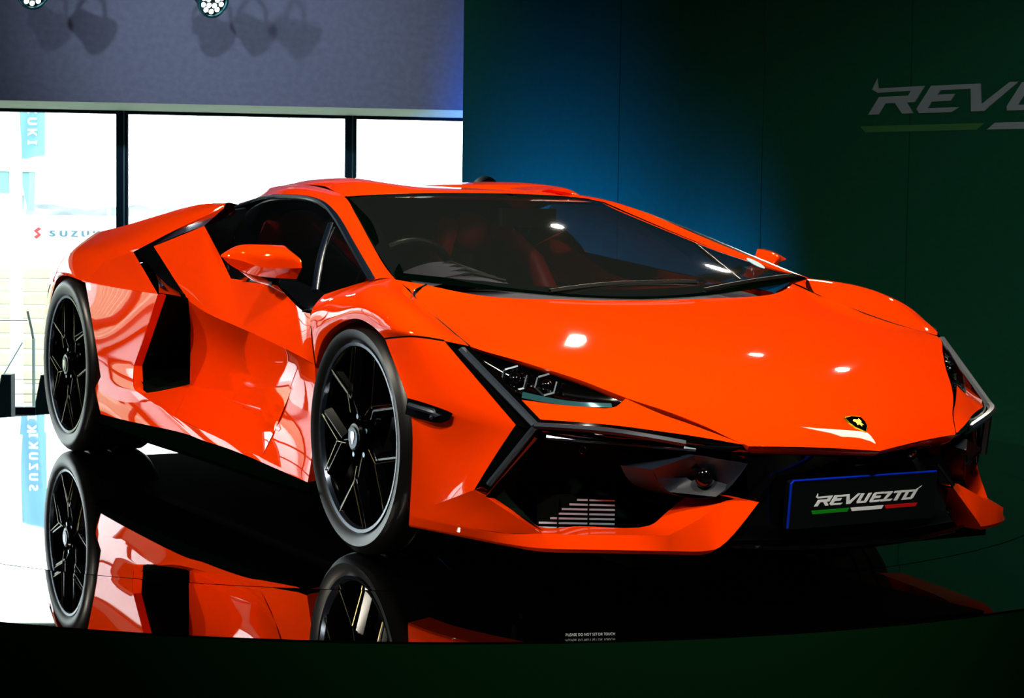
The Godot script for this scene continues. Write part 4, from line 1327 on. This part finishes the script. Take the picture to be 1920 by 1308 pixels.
func build_cabin() -> void:
	var s := soup()
	net(s, ["1.36,.72,.66 1.42,.69,0 1.36,.72,.66~", "1.10,.758,.70 1.15,.758,0 1.10,.758,.70~", "!.85,.755,.72 .85,.76,0 .85,.755,.72~", ".80,.62,.72 .80,.62,0 .80,.62,.72~"], 8, 4, Vector3(1.0, 0.3, 0))
	obj("dashboard", mesh_of(s), M.dash, car)
	# ribbed instrument hood in front of the wheel
	s = soup()
	var hood := obj("instrument_hood", mesh_of(net(soup(), ["1.12,.775,.56 1.14,.80,.38 1.12,.775,.22", ".92,.81,.55 .90,.855,.38 .92,.81,.22", "!.82,.79,.54 .80,.835,.37 .82,.79,.20", ".80,.70,.54 .80,.70,.37 .80,.70,.20"], 6, 4, Vector3(.9, .5, .4))), M.dash, car)
	for k in 4:
		var rb := soup()
		var x0 := 1.08 - 0.05 * k
		tube(rb, PackedVector3Array([Vector3(x0, .797 + .009 * k, .50 - .01 * k), Vector3(x0 + .012, .822 + .011 * k, .37), Vector3(x0, .797 + .009 * k, .24 + .01 * k)]), 0.006, 6)
		obj("rib", mesh_of(rb), M.satin_black, hood)
	# steering wheel on the car's right
	var w := obj("steering_wheel", ring_mesh(0.175, 0.016), M.satin_black, car, Vector3(0.66, 0.76, 0.40), Basis(Vector3(0, 0, 1), -1.15) * Basis(Vector3.RIGHT, PI / 2) if false else Basis.looking_at(Vector3(0.90, -0.42, 0), Vector3.UP))
	for a in [0.0, PI, -PI / 2]:
		var sp := soup()
		tube(sp, PackedVector3Array([Vector3.ZERO, Vector3(cos(a), sin(a), 0) * 0.172]), 0.018, 8, 0.5, Vector3(0, 0, 1))
		obj("spoke", mesh_of(sp), M.dark_chrome, w)
	var hb := soup()
	ball(hb, Vector3.ZERO, Vector3(0.06, 0.05, 0.03), 16, 8)
	obj("hub", mesh_of(hb, 60.0), M.satin_black, w)
	# two shell seats
	for z in [0.37, -0.37]:
		var seat := obj("seat", mesh_of(net(soup(), [".55,.52,%f .50,.45,%f .55,.52,%f" % [z + .24, z, z - .24], ".15,.45,%f .12,.36,%f .15,.45,%f" % [z + .25, z, z - .25], "-.10,.60,%f -.16,.56,%f -.10,.60,%f" % [z + .25, z, z - .25], "-.22,.82,%f -.30,.80,%f -.22,.82,%f" % [z + .22, z, z - .22], "-.36,.98,%f -.38,.98,%f -.36,.98,%f" % [z + .11, z, z - .11]], 6, 5, Vector3(.5, 1.4, z))), M.satin_black, car)
		for sg in [-1.0, 1.0]:
			var bo := soup()
			tube(bo, PackedVector3Array([Vector3(.50, .53, z + sg * .24), Vector3(.15, .50, z + sg * .25), Vector3(-.05, .64, z + sg * .25), Vector3(-.18, .83, z + sg * .22), Vector3(-.31, .98, z + sg * .11)]), 0.045, 10)
			obj("bolster", mesh_of(bo, 60.0), M.red_leather, seat)
		var hr := soup()
		ball(hr, Vector3(-.33, .95, z), Vector3(.05, .08, .11), 16, 10)
		obj("headrest", mesh_of(hr, 60.0), M.red_leather, seat)
	# rear bulkhead and rear-view mirror
	obj("bulkhead", mesh_of(net(soup(), ["-.42,.6,.62 -.42,.6,.62~", "-.40,.9,.64 -.40,.9,.64~", "-.36,1.03,.60 -.36,1.03,.60~", "-.30,1.085,.50 -.30,1.125,.30 -.30,1.085,0 -.30,1.125,.30~ -.30,1.085,.50~".replace("-.30,1.125,.30 -.30,1.085,0 -.30,1.125,.30~ ", "")], 4, 4)), M.matt_black, car)
	var rv := soup()
	box(rv, Vector3(-0.012, -0.032, -0.11), Vector3(0.012, 0.032, 0.11), Transform3D(Basis.IDENTITY, Vector3(0.74, 1.005, -0.03)), 0.006)
	obj("cabin_mirror", mesh_of(rv), M.satin_black, car)

func ring_mesh(r: float, t: float) -> ArrayMesh:
	var s := soup()
	var prof := []
	for k in 9:
		var a := TAU * k / 8
		prof.append(Vector2(r + cos(a) * t, sin(a) * t))
	lathe(s, prof, 36)
	return mesh_of(s, 60.0)

# ------------------------------------------------------------------ wheels
func wheel(at: Vector3, R: float, rl: float, zo: float, width: float, sd: float, phase: float) -> void:
	# built at the right-hand side; the left one is turned half round about y
	var w := Node3D.new()
	w.name = numbered("wheel", car)
	w.position = Vector3(at.x, at.y, zo * sd)
	if sd < 0.0:
		w.rotation.y = PI
	car.add_child(w, true)
	# everything below: outer rim plane at z = 0, inwards is -z
	var s := soup()
	lathe(s, [Vector2(rl - 0.012, -0.014), Vector2(rl, -0.006), Vector2(rl + 0.012, 0.004), Vector2(lerpf(rl, R, 0.55), 0.008), Vector2(R - 0.018, 0.0), Vector2(R - 0.006, -0.012), Vector2(R, -0.03), Vector2(R, -0.07), Vector2(R - 0.008, -0.073), Vector2(R - 0.008, -0.083), Vector2(R, -0.086), Vector2(R, -width * 0.5 - 0.005), Vector2(R - 0.008, -width * 0.5), Vector2(R - 0.008, -width * 0.5 - 0.012), Vector2(R, -width * 0.5 - 0.015), Vector2(R, -width + 0.03), Vector2(R - 0.02, -width), Vector2(rl, -width + 0.005)], 96)
	obj("tyre", mesh_of(s, 40.0), M.tyre, w)
	s = soup()
	lathe(s, [Vector2(rl - 0.02, -0.016), Vector2(rl - 0.014, -0.004), Vector2(rl - 0.004, -0.002), Vector2(rl, -0.008)], 96)
	obj("rim_lip", mesh_of(s, 50.0), M.rim_lip, w)
	s = soup()
	lathe(s, [Vector2(rl - 0.018, -0.014), Vector2(rl - 0.03, -0.04), Vector2(rl - 0.045, -width + 0.02)], 72)
	obj("rim_barrel", mesh_of(s, 50.0), M.wheel_black, w)
	s = soup()
	lathe(s, [Vector2(0.0, -0.13), Vector2(0.205, -0.13), Vector2(0.205, -0.155), Vector2(0.0, -0.155)], 48)
	obj("brake_disc", mesh_of(s, 30.0), M.steel, w)
	s = soup()
	lathe(s, [Vector2(0.13, -0.09), Vector2(0.215, -0.09), Vector2(0.235, -0.11), Vector2(0.235, -0.17), Vector2(0.13, -0.17)], 14, -0.65, 0.65)
	obj("caliper", mesh_of(s, 30.0), M.satin_black, w)
	s = soup()
	lathe(s, [Vector2(0.0, -0.18), Vector2(rl - 0.04, -0.18)], 40)
	obj("wheel_back", mesh_of(s, 30.0), M.matt_black, w)
	# five Y spokes, each a shaped arm that forks half way out
	var q := rl - 0.014
	for k in 5:
		var a := deg_to_rad(phase + 72.0 * k)
		var b := Basis(Vector3(0, 0, 1), a)
		s = soup()
		var e := soup()
		var j := q * 0.50
		var tips := [deg_to_rad(21.0), deg_to_rad(-21.0)]
		arm(s, b * Vector3(0.03, 0, -0.030), b * Vector3(j, 0, -0.016), 0.036, 0.027)
		for t in tips:
			var tip := b * Vector3(cos(t) * q, sin(t) * q, -0.010)
			arm(s, b * Vector3(j * 0.94, sin(t) * 0.012, -0.012), tip, 0.022, 0.024)
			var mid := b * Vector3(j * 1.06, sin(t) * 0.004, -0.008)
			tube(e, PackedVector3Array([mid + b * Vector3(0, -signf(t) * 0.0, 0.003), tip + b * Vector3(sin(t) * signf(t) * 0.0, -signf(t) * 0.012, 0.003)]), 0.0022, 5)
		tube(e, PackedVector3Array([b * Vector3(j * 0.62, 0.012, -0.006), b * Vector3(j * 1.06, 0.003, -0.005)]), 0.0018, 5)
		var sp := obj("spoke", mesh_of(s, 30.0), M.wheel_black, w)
		obj("glint_edge", mesh_of(e, 60.0), M.wheel_glint, w)  # highlights along the spokes are put in as bright tubes
	s = soup()
	lathe(s, [Vector2(0.052, -0.03), Vector2(0.05, -0.004), Vector2(0.042, 0.004), Vector2(0.030, 0.006), Vector2(0.0, 0.006)], 24)
	obj("hub_cap", mesh_of(s, 30.0), M.wheel_black, w)
	s = soup()
	lathe(s, [Vector2(0.031, 0.006), Vector2(0.031, 0.009), Vector2(0.0, 0.009)], 24)
	obj("hub_badge", mesh_of(s, 30.0), M.rim_lip, w)
	var sh := PackedVector2Array()
	for v in [[-0.012, 0.017], [0.0, 0.019], [0.012, 0.017], [0.013, 0.002], [0.0, -0.021], [-0.013, 0.002]]:
		sh.append(Vector2(v[0], v[1]))
	obj("hub_shield", mesh_of(prism(soup(), sh, 0.009, 0.0105)), M.chrome, w)
	for k in 5:
		var c := Vector3(0.062 * cos(TAU * k / 5 + 0.4), 0.062 * sin(TAU * k / 5 + 0.4), -0.012)
		s = soup()
		lathe(s, [Vector2(0.008, -0.01), Vector2(0.008, 0.004), Vector2(0.0, 0.004)], 8, 0.0, TAU, c)
		obj("wheel_bolt", mesh_of(s, 30.0), M.dark_chrome, w)

# a spoke arm with a ridged section from a to b (half widths wa, wb)
func arm(s: Dictionary, a: Vector3, b: Vector3, wa: float, wb: float) -> void:
	var d := (b - a).normalized()
	var n := d.cross(Vector3(0, 0, 1)).normalized()
	var z := Vector3(0, 0, 1)
	var sec := func(c: Vector3, w: float) -> Array:
		return [c + n * w - z * 0.05, c + n * w - z * 0.016, c + n * w * 0.12, c - n * w * 0.12, c - n * w - z * 0.016, c - n * w - z * 0.05]
	var p: Array = sec.call(a, wa); var q: Array = sec.call(b, wb)
	for k in 6:
		var l := (k + 1) % 6
		quad(s, p[k], p[l], q[l], q[k])
	for k in range(1, 5):
		tri(s, p[0], p[k + 1], p[k])
		tri(s, q[0], q[k], q[k + 1])

# ------------------------------------------------------------------ points of the car's right half (x forward, y up, z right)
func points() -> void:
	P["W0"] = Vector3(-0.3204, 1.0374, 0.6348)
	P["W1"] = Vector3(-0.0961, 1.0762, 0.6046)
	P["W2"] = Vector3(0.1056, 1.0795, 0.6020)
	P["W3"] = Vector3(0.3350, 1.0700, 0.6094)
	P["W4"] = Vector3(0.5051, 1.0463, 0.6279)
	P["W5"] = Vector3(0.6978, 0.9967, 0.6666)
	P["W6"] = Vector3(0.9525, 0.9181, 0.7279)
	P["W7"] = Vector3(1.1900, 0.8441, 0.7856)
	P["W8"] = Vector3(1.3086, 0.8086, 0.8133)
	P["G0"] = Vector3(-0.1912, 1.0187, 0.6454)
	P["G1"] = Vector3(-0.0823, 1.0642, 0.6099)
	P["G2"] = Vector3(0.1134, 1.0703, 0.6052)
	P["G3"] = Vector3(0.3466, 1.0587, 0.6142)
	P["G4"] = Vector3(0.5067, 1.0353, 0.6325)
	P["G5"] = Vector3(0.6839, 0.9896, 0.6681)
	P["G6"] = Vector3(0.9422, 0.9095, 0.7306)
	P["G7"] = Vector3(1.2509, 0.8149, 0.8043)
	P["g0"] = Vector3(-0.1019, 0.8800, 0.7536)
	P["g1"] = Vector3(0.2095, 0.8414, 0.7837)
	P["g2"] = Vector3(0.5016, 0.8079, 0.8098)
	P["g3"] = Vector3(0.7338, 0.7845, 0.8281)
	P["g4"] = Vector3(0.8957, 0.7692, 0.8400)
	P["g5"] = Vector3(1.0100, 0.7581, 0.8487)
	P["g6"] = Vector3(1.0905, 0.7709, 0.8387)
	P["g7"] = Vector3(1.1941, 0.7939, 0.8208)
	P["WC"] = Vector3(0.4400, 1.0700, 0.5300)
	P["T2"] = Vector3(0.5000, 1.0785, 0.4300)
	P["T1"] = Vector3(0.6000, 1.0865, 0.2500)
	P["T0"] = Vector3(0.6550, 1.0895, 0.0000)
	P["S1"] = Vector3(0.6387, 1.0076, 0.5750)
	P["S2"] = Vector3(0.9055, 0.9234, 0.6450)
	P["S3"] = Vector3(1.1655, 0.8491, 0.7150)
	P["S4"] = Vector3(1.3625, 0.8102, 0.7690)
	P["B3"] = Vector3(1.4190, 0.7890, 0.5860)
	P["B2"] = Vector3(1.4560, 0.7750, 0.4480)
	P["B1"] = Vector3(1.5000, 0.7580, 0.2400)
	P["B0"] = Vector3(1.5250, 0.7500, 0.0000)
	P["M2"] = Vector3(0.9800, 0.9450, 0.5000)
	P["M1"] = Vector3(1.0600, 0.9510, 0.2700)
	P["M0"] = Vector3(1.0900, 0.9520, 0.0000)
	P["K3"] = Vector3(0.1448, 1.1102, 0.5150)
	P["K2"] = Vector3(-0.0967, 1.1189, 0.5050)
	P["K1"] = Vector3(-0.3874, 1.1041, 0.4900)
	P["K0"] = Vector3(-0.4500, 1.0750, 0.4800)
	P["H3"] = Vector3(0.4700, 1.0920, 0.3700)
	P["H2"] = Vector3(0.0200, 1.1480, 0.3450)
	P["H1"] = Vector3(-0.4000, 1.1420, 0.3350)
	P["H0"] = Vector3(-0.9500, 1.0600, 0.3200)
	P["R3"] = Vector3(0.6000, 1.1000, 0.0000)
	P["R2"] = Vector3(0.1500, 1.1210, 0.0000)
	P["R1"] = Vector3(-0.4000, 1.1080, 0.0000)
	P["R0"] = Vector3(-0.9500, 1.0100, 0.0000)
	P["J0"] = Vector3(-0.9500, 1.0300, 0.1700)
	P["J1"] = Vector3(-0.4000, 1.1210, 0.1700)
	P["J2"] = Vector3(0.0800, 1.1300, 0.1750)
	P["J3"] = Vector3(0.3000, 1.1170, 0.1900)
	P["J4"] = Vector3(0.5600, 1.0965, 0.2400)
	P["U0"] = Vector3(-0.3794, 1.0500, 0.6300)
	P["U1"] = Vector3(-0.5738, 1.0465, 0.6900)
	P["U2"] = Vector3(-0.8928, 1.0037, 0.7500)
	P["U3"] = Vector3(-1.2582, 0.9586, 0.7850)
	P["U4"] = Vector3(-1.7321, 0.9091, 0.8150)
	P["U5"] = Vector3(-1.9092, 0.8664, 0.8300)
	P["U6"] = Vector3(-2.0138, 0.7993, 0.8500)
	P["U7"] = Vector3(-2.0024, 0.7365, 0.8850)
	P["U8"] = Vector3(-2.0571, 0.6205, 0.9000)
	P["V0"] = Vector3(-0.3834, 1.0310, 0.6650)
	P["V1"] = Vector3(-0.5055, 0.9767, 0.7500)
	P["V2"] = Vector3(-0.6300, 0.9320, 0.8000)
	P["V3"] = Vector3(-0.8952, 0.8544, 0.8600)
	P["V4"] = Vector3(-1.0321, 0.8127, 0.9350)
	P["V5"] = Vector3(-1.1069, 0.7280, 0.9950)
	P["d0"] = Vector3(-0.6833, 0.8795, 0.8450)
	P["d1"] = Vector3(-0.2677, 0.9629, 0.7850)
	P["d2"] = Vector3(-0.0866, 0.8566, 0.7900)
	P["d3"] = Vector3(0.1243, 0.7771, 0.8250)
	P["d4"] = Vector3(0.6938, 0.7712, 0.8770)
	P["d5"] = Vector3(1.0023, 0.7018, 0.9150)
	P["d6"] = Vector3(1.1016, 0.6998, 0.9300)
	P["e0"] = Vector3(-0.4168, 0.7815, 0.8650)
	P["e1"] = Vector3(-0.0838, 0.8040, 0.8460)
	P["e2"] = Vector3(0.1169, 0.7429, 0.8580)
	P["e3"] = Vector3(0.2911, 0.7009, 0.8790)
	P["e4"] = Vector3(0.7434, 0.6867, 0.9130)
	P["e5"] = Vector3(1.0346, 0.6290, 0.9280)
	P["e6"] = Vector3(1.0880, 0.6237, 0.9220)
	P["f0"] = Vector3(-0.1576, 0.6886, 0.8850)
	P["f1"] = Vector3(0.0771, 0.6564, 0.9030)
	P["f2"] = Vector3(0.2922, 0.6386, 0.9180)
	P["f3"] = Vector3(0.4357, 0.6278, 0.9270)
	P["f4"] = Vector3(0.7719, 0.5995, 0.9440)
	P["f5"] = Vector3(1.0469, 0.5605, 0.9350)
	P["f6"] = Vector3(1.0790, 0.5406, 0.9070)
	P["h0"] = Vector3(-0.3777, 0.5230, 0.8000)
	P["h2"] = Vector3(0.0292, 0.4896, 0.8150)
	P["h4"] = Vector3(0.4733, 0.4566, 0.8450)
	P["h5"] = Vector3(0.8700, 0.4540, 0.8950)
	P["h6"] = Vector3(1.0729, 0.4126, 0.9000)
	P["i0"] = Vector3(-0.3829, 0.3598, 0.8000)
	P["i2"] = Vector3(0.0444, 0.3401, 0.8100)
	P["i4"] = Vector3(0.3994, 0.3167, 0.8350)
	P["i5"] = Vector3(0.7230, 0.3109, 0.8900)
	P["i6"] = Vector3(1.0579, 0.2949, 0.9000)
	P["j0"] = Vector3(-0.0697, 0.2694, 0.9650)
	P["j2"] = Vector3(0.2930, 0.2406, 0.9500)
	P["j4"] = Vector3(0.5248, 0.2213, 0.9400)
	P["j5"] = Vector3(0.6939, 0.2096, 0.9300)
	P["j6"] = Vector3(1.0250, 0.1694, 0.9050)
	P["q01"] = Vector3(-0.6186, 0.7164, 0.9935)
	P["q02"] = Vector3(-0.2043, 0.7109, 0.9850)
	P["q10"] = Vector3(-0.9775, 0.5536, 1.0020)
	P["q11"] = Vector3(-0.6856, 0.5561, 0.9900)
	P["q12"] = Vector3(-0.3635, 0.5671, 0.9780)
	P["q20"] = Vector3(-0.9276, 0.4252, 0.9950)
	P["q21"] = Vector3(-0.7265, 0.4239, 0.9840)
	P["q22"] = Vector3(-0.5294, 0.4250, 0.9730)
	P["q30"] = Vector3(-0.9249, 0.3521, 0.9850)
	P["q31"] = Vector3(-0.7165, 0.3344, 0.9850)
	P["q32"] = Vector3(-0.4801, 0.3350, 0.9850)
	P["q40"] = Vector3(-1.0166, 0.2993, 0.9800)
	P["q41"] = Vector3(-0.6776, 0.2747, 0.9820)
	P["q42"] = Vector3(-0.2712, 0.3003, 0.9750)
	P["s0"] = Vector3(-0.9256, 0.2013, 0.9850)
	P["s1"] = Vector3(-0.5584, 0.2090, 0.9850)
	P["s2"] = Vector3(0.0039, 0.2189, 0.9680)
	P["s3"] = Vector3(0.3987, 0.2114, 0.9500)
	P["s4"] = Vector3(0.6236, 0.2021, 0.9400)
	P["s5"] = Vector3(0.6992, 0.1946, 0.9320)
	P["s6"] = Vector3(1.0250, 0.1677, 0.9050)
	P["b0"] = Vector3(-0.9714, 0.1716, 1.0000)
	P["b1"] = Vector3(-0.3359, 0.1649, 0.9950)
	P["b2"] = Vector3(0.0596, 0.1643, 0.9850)
	P["b3"] = Vector3(0.3839, 0.1616, 0.9750)
	P["b4"] = Vector3(0.6893, 0.1565, 0.9650)
	P["b5"] = Vector3(1.1206, 0.1541, 0.9450)
	P["A0"] = Vector3(-1.7588, 0.6020, 0.9700)
	P["A1"] = Vector3(-1.6320, 0.7049, 0.9850)
	P["A2"] = Vector3(-1.4590, 0.7512, 0.9950)
	P["A3"] = Vector3(-1.3179, 0.7439, 1.0000)
	P["A4"] = Vector3(-1.1722, 0.7041, 1.0030)
	P["n0"] = Vector3(-0.2404, 0.6997, 0.9650)
	P["n1"] = Vector3(-0.1892, 0.6814, 0.8720)
	P["n2"] = Vector3(-0.3920, 0.5221, 0.7950)
	P["n3"] = Vector3(-0.3972, 0.3585, 0.7950)
	P["n4"] = Vector3(-0.4283, 0.3282, 0.9550)
	P["n5"] = Vector3(-0.5570, 0.4124, 0.9580)
	P["L0"] = Vector3(1.0827, 0.5375, 0.9050)
	P["L1"] = Vector3(1.1622, 0.6133, 0.9200)
	P["L2"] = Vector3(1.2963, 0.6692, 0.9350)
	P["L3"] = Vector3(1.4827, 0.7022, 0.9500)
	P["L4"] = Vector3(1.5889, 0.6877, 0.9500)
	P["L5"] = Vector3(1.6455, 0.6667, 0.9480)
	P["L6"] = Vector3(1.6674, 0.6544, 0.9450)
	P["m0"] = Vector3(1.0969, 0.6291, 0.9240)
	P["m1"] = Vector3(1.1840, 0.6730, 0.9350)
	P["m2"] = Vector3(1.3605, 0.7197, 0.9430)
	P["m3"] = Vector3(1.5335, 0.7442, 0.9500)
	P["m4"] = Vector3(1.6869, 0.7194, 0.9450)
	P["m5"] = Vector3(1.7691, 0.6851, 0.9350)
	P["m6"] = Vector3(1.8054, 0.6679, 0.9200)
	P["c0"] = Vector3(1.1016, 0.6998, 0.9300)
	P["c1"] = Vector3(1.2084, 0.7352, 0.9250)
	P["c2"] = Vector3(1.3192, 0.7665, 0.9080)
	P["c3"] = Vector3(1.4556, 0.7900, 0.8980)
	P["c4"] = Vector3(1.6250, 0.7610, 0.8880)
	P["c5"] = Vector3(1.7962, 0.6945, 0.8800)
	P["c6"] = Vector3(1.8916, 0.6605, 0.8740)
	P["t0"] = Vector3(1.0593, 0.7551, 0.8680)
	P["t1"] = Vector3(1.1831, 0.7870, 0.8300)
	P["t2"] = Vector3(1.2583, 0.8071, 0.7900)
	P["t4"] = Vector3(1.4455, 0.7608, 0.7450)
	P["t5"] = Vector3(1.7588, 0.6839, 0.7900)
	P["t6"] = Vector3(1.9457, 0.6490, 0.8250)
	P["t3"] = Vector3(1.3625, 0.8102, 0.7690)
	P["o1"] = Vector3(1.3975, 0.7952, 0.6830)
	P["E3"] = Vector3(2.0831, 0.6103, 0.7250)
	P["E4"] = Vector3(2.2030, 0.5715, 0.6300)
	P["E5"] = Vector3(2.3097, 0.5313, 0.5550)
	P["E6"] = Vector3(2.4016, 0.4996, 0.4800)
	P["E7"] = Vector3(2.4702, 0.4666, 0.4150)
	P["E8"] = Vector3(2.5296, 0.4367, 0.3700)
	P["E9"] = Vector3(2.5602, 0.4239, 0.3450)
	P["N"] = Vector3(2.6550, 0.4060, 0.0000)
	P["k0"] = Vector3(1.7933, 0.5007, 0.9350)
	P["k1"] = Vector3(1.9708, 0.4786, 0.8850)
	P["k2"] = Vector3(2.1784, 0.4590, 0.8100)
	P["l0"] = Vector3(1.8147, 0.4219, 0.9300)
	P["p0"] = Vector3(1.7520, 0.1705, 0.9050)
	P["p1"] = Vector3(1.9119, 0.2248, 0.8890)
	P["p2"] = Vector3(2.0718, 0.2790, 0.8730)
	P["u0"] = Vector3(1.7323, 0.1325, 0.8950)
	P["u1"] = Vector3(2.0224, 0.1378, 0.8450)
	P["u2"] = Vector3(2.2557, 0.1365, 0.7680)
	P["p3"] = Vector3(2.1057, 0.2642, 0.8560)
	P["r1"] = Vector3(2.1576, 0.2327, 0.8220)
	P["r2"] = Vector3(2.2489, 0.1826, 0.7680)
	P["r3"] = Vector3(2.3579, 0.1903, 0.6900)
	P["r4"] = Vector3(2.5258, 0.2056, 0.5620)
	P["r5"] = Vector3(2.5297, 0.2414, 0.4750)
	P["r6"] = Vector3(2.5225, 0.2828, 0.3920)
	P["r7"] = Vector3(2.5720, 0.2838, 0.3300)
	P["y1"] = Vector3(1.8912, 0.1718, 0.8890)
	P["y2"] = Vector3(2.0424, 0.1716, 0.8560)
	P["y3"] = Vector3(2.1412, 0.1693, 0.8120)
	P["ub1"] = Vector3(1.8702, 0.1372, 0.8780)
	P["u15"] = Vector3(2.1439, 0.1354, 0.8050)
	P["x3"] = Vector3(2.3872, 0.1480, 0.6850)
	P["x4"] = Vector3(2.5150, 0.1559, 0.5600)
	P["x5"] = Vector3(2.5411, 0.1532, 0.4580)
	P["x6"] = Vector3(2.5594, 0.1688, 0.4370)
	P["x7"] = Vector3(2.5730, 0.2804, 0.3290)
	P["a0"] = Vector3(2.1279, 0.5176, 0.7650)
	P["a1"] = Vector3(2.3170, 0.5092, 0.6000)
	P["a2"] = Vector3(2.3218, 0.5313, 0.5660)
	P["v0"] = Vector3(2.2202, 0.4750, 0.7610)
	P["v1"] = Vector3(2.3559, 0.4696, 0.6350)
	P["v2"] = Vector3(2.4286, 0.4553, 0.5250)
	P["v3"] = Vector3(2.4804, 0.4464, 0.4620)
	P["v4"] = Vector3(2.5511, 0.4277, 0.3600)
	P["z2"] = Vector3(2.3899, 0.4951, 0.5000)
	P["z3"] = Vector3(2.4479, 0.4695, 0.4400)
	P["z4"] = Vector3(2.5483, 0.4287, 0.3580)
	P["Y"] = Vector3(2.2238, 0.4525, 0.7770)
	P["ma0"] = Vector3(0.7904, 0.8727, 1.1050)
	P["ma1"] = Vector3(0.7686, 0.9014, 1.0400)
	P["ma2"] = Vector3(0.8265, 0.9052, 0.9850)
	P["ma3"] = Vector3(0.8706, 0.9037, 0.9250)
	P["ma4"] = Vector3(0.9049, 0.8674, 0.8900)
	P["mb0"] = Vector3(0.7992, 0.8695, 1.1100)
	P["mb1"] = Vector3(0.8219, 0.8836, 1.0600)
	P["mb2"] = Vector3(0.9000, 0.8751, 1.0100)
	P["mb3"] = Vector3(0.9627, 0.8749, 0.9550)
	P["mb4"] = Vector3(0.9799, 0.8538, 0.9120)
	P["mc0"] = Vector3(0.8041, 0.8662, 1.1100)
	P["mc1"] = Vector3(0.8310, 0.8552, 1.0580)
	P["mc2"] = Vector3(0.8923, 0.8349, 1.0050)
	P["mc3"] = Vector3(0.9471, 0.8330, 0.9520)
	P["mc4"] = Vector3(0.9797, 0.8355, 0.9100)
	P["md0"] = Vector3(0.8001, 0.8628, 1.1050)
	P["md1"] = Vector3(0.7188, 0.8273, 1.0300)
	P["md2"] = Vector3(0.7177, 0.8067, 0.9750)
	P["md3"] = Vector3(0.8134, 0.7991, 0.9250)
	P["md4"] = Vector3(0.8956, 0.7981, 0.8930)
	P["lamp1"] = Vector3(2.0748, 0.5673, 0.7570)
	P["lamp2"] = Vector3(2.1509, 0.5562, 0.7030)
	P["pa"] = Vector3(2.4405, 0.3609, 0.5600)
	P["pb"] = Vector3(2.4839, 0.3977, 0.4600)
	P["pc"] = Vector3(2.5821, 0.3827, 0.3650)
	P["pd"] = Vector3(2.5242, 0.2943, 0.4200)
	P["pe"] = Vector3(2.4331, 0.2992, 0.5000)
	P["pg"] = Vector3(2.4590, 0.3356, 0.4280)
	P["ph"] = Vector3(2.4305, 0.3409, 0.5400)
	P["pball"] = Vector3(2.4688, 0.3389, 0.4150)
	P["pcam"] = Vector3(2.4537, 0.3669, 0.4350)
	P["ye"] = Vector3(2.1276, 0.3000, 0.8580)
	P["yu"] = Vector3(1.9432, 0.6401, 0.8470)
	P["yr"] = Vector3(2.4493, 0.4257, 0.4680)
	P["yb1"] = Vector3(2.2029, 0.4231, 0.7550)
	P["yb2"] = Vector3(2.1083, 0.2534, 0.8350)
	P["yg1"] = Vector3(2.2516, 0.4064, 0.7000)
	P["pl1"] = Vector3(2.1944, 0.4164, 0.7500)
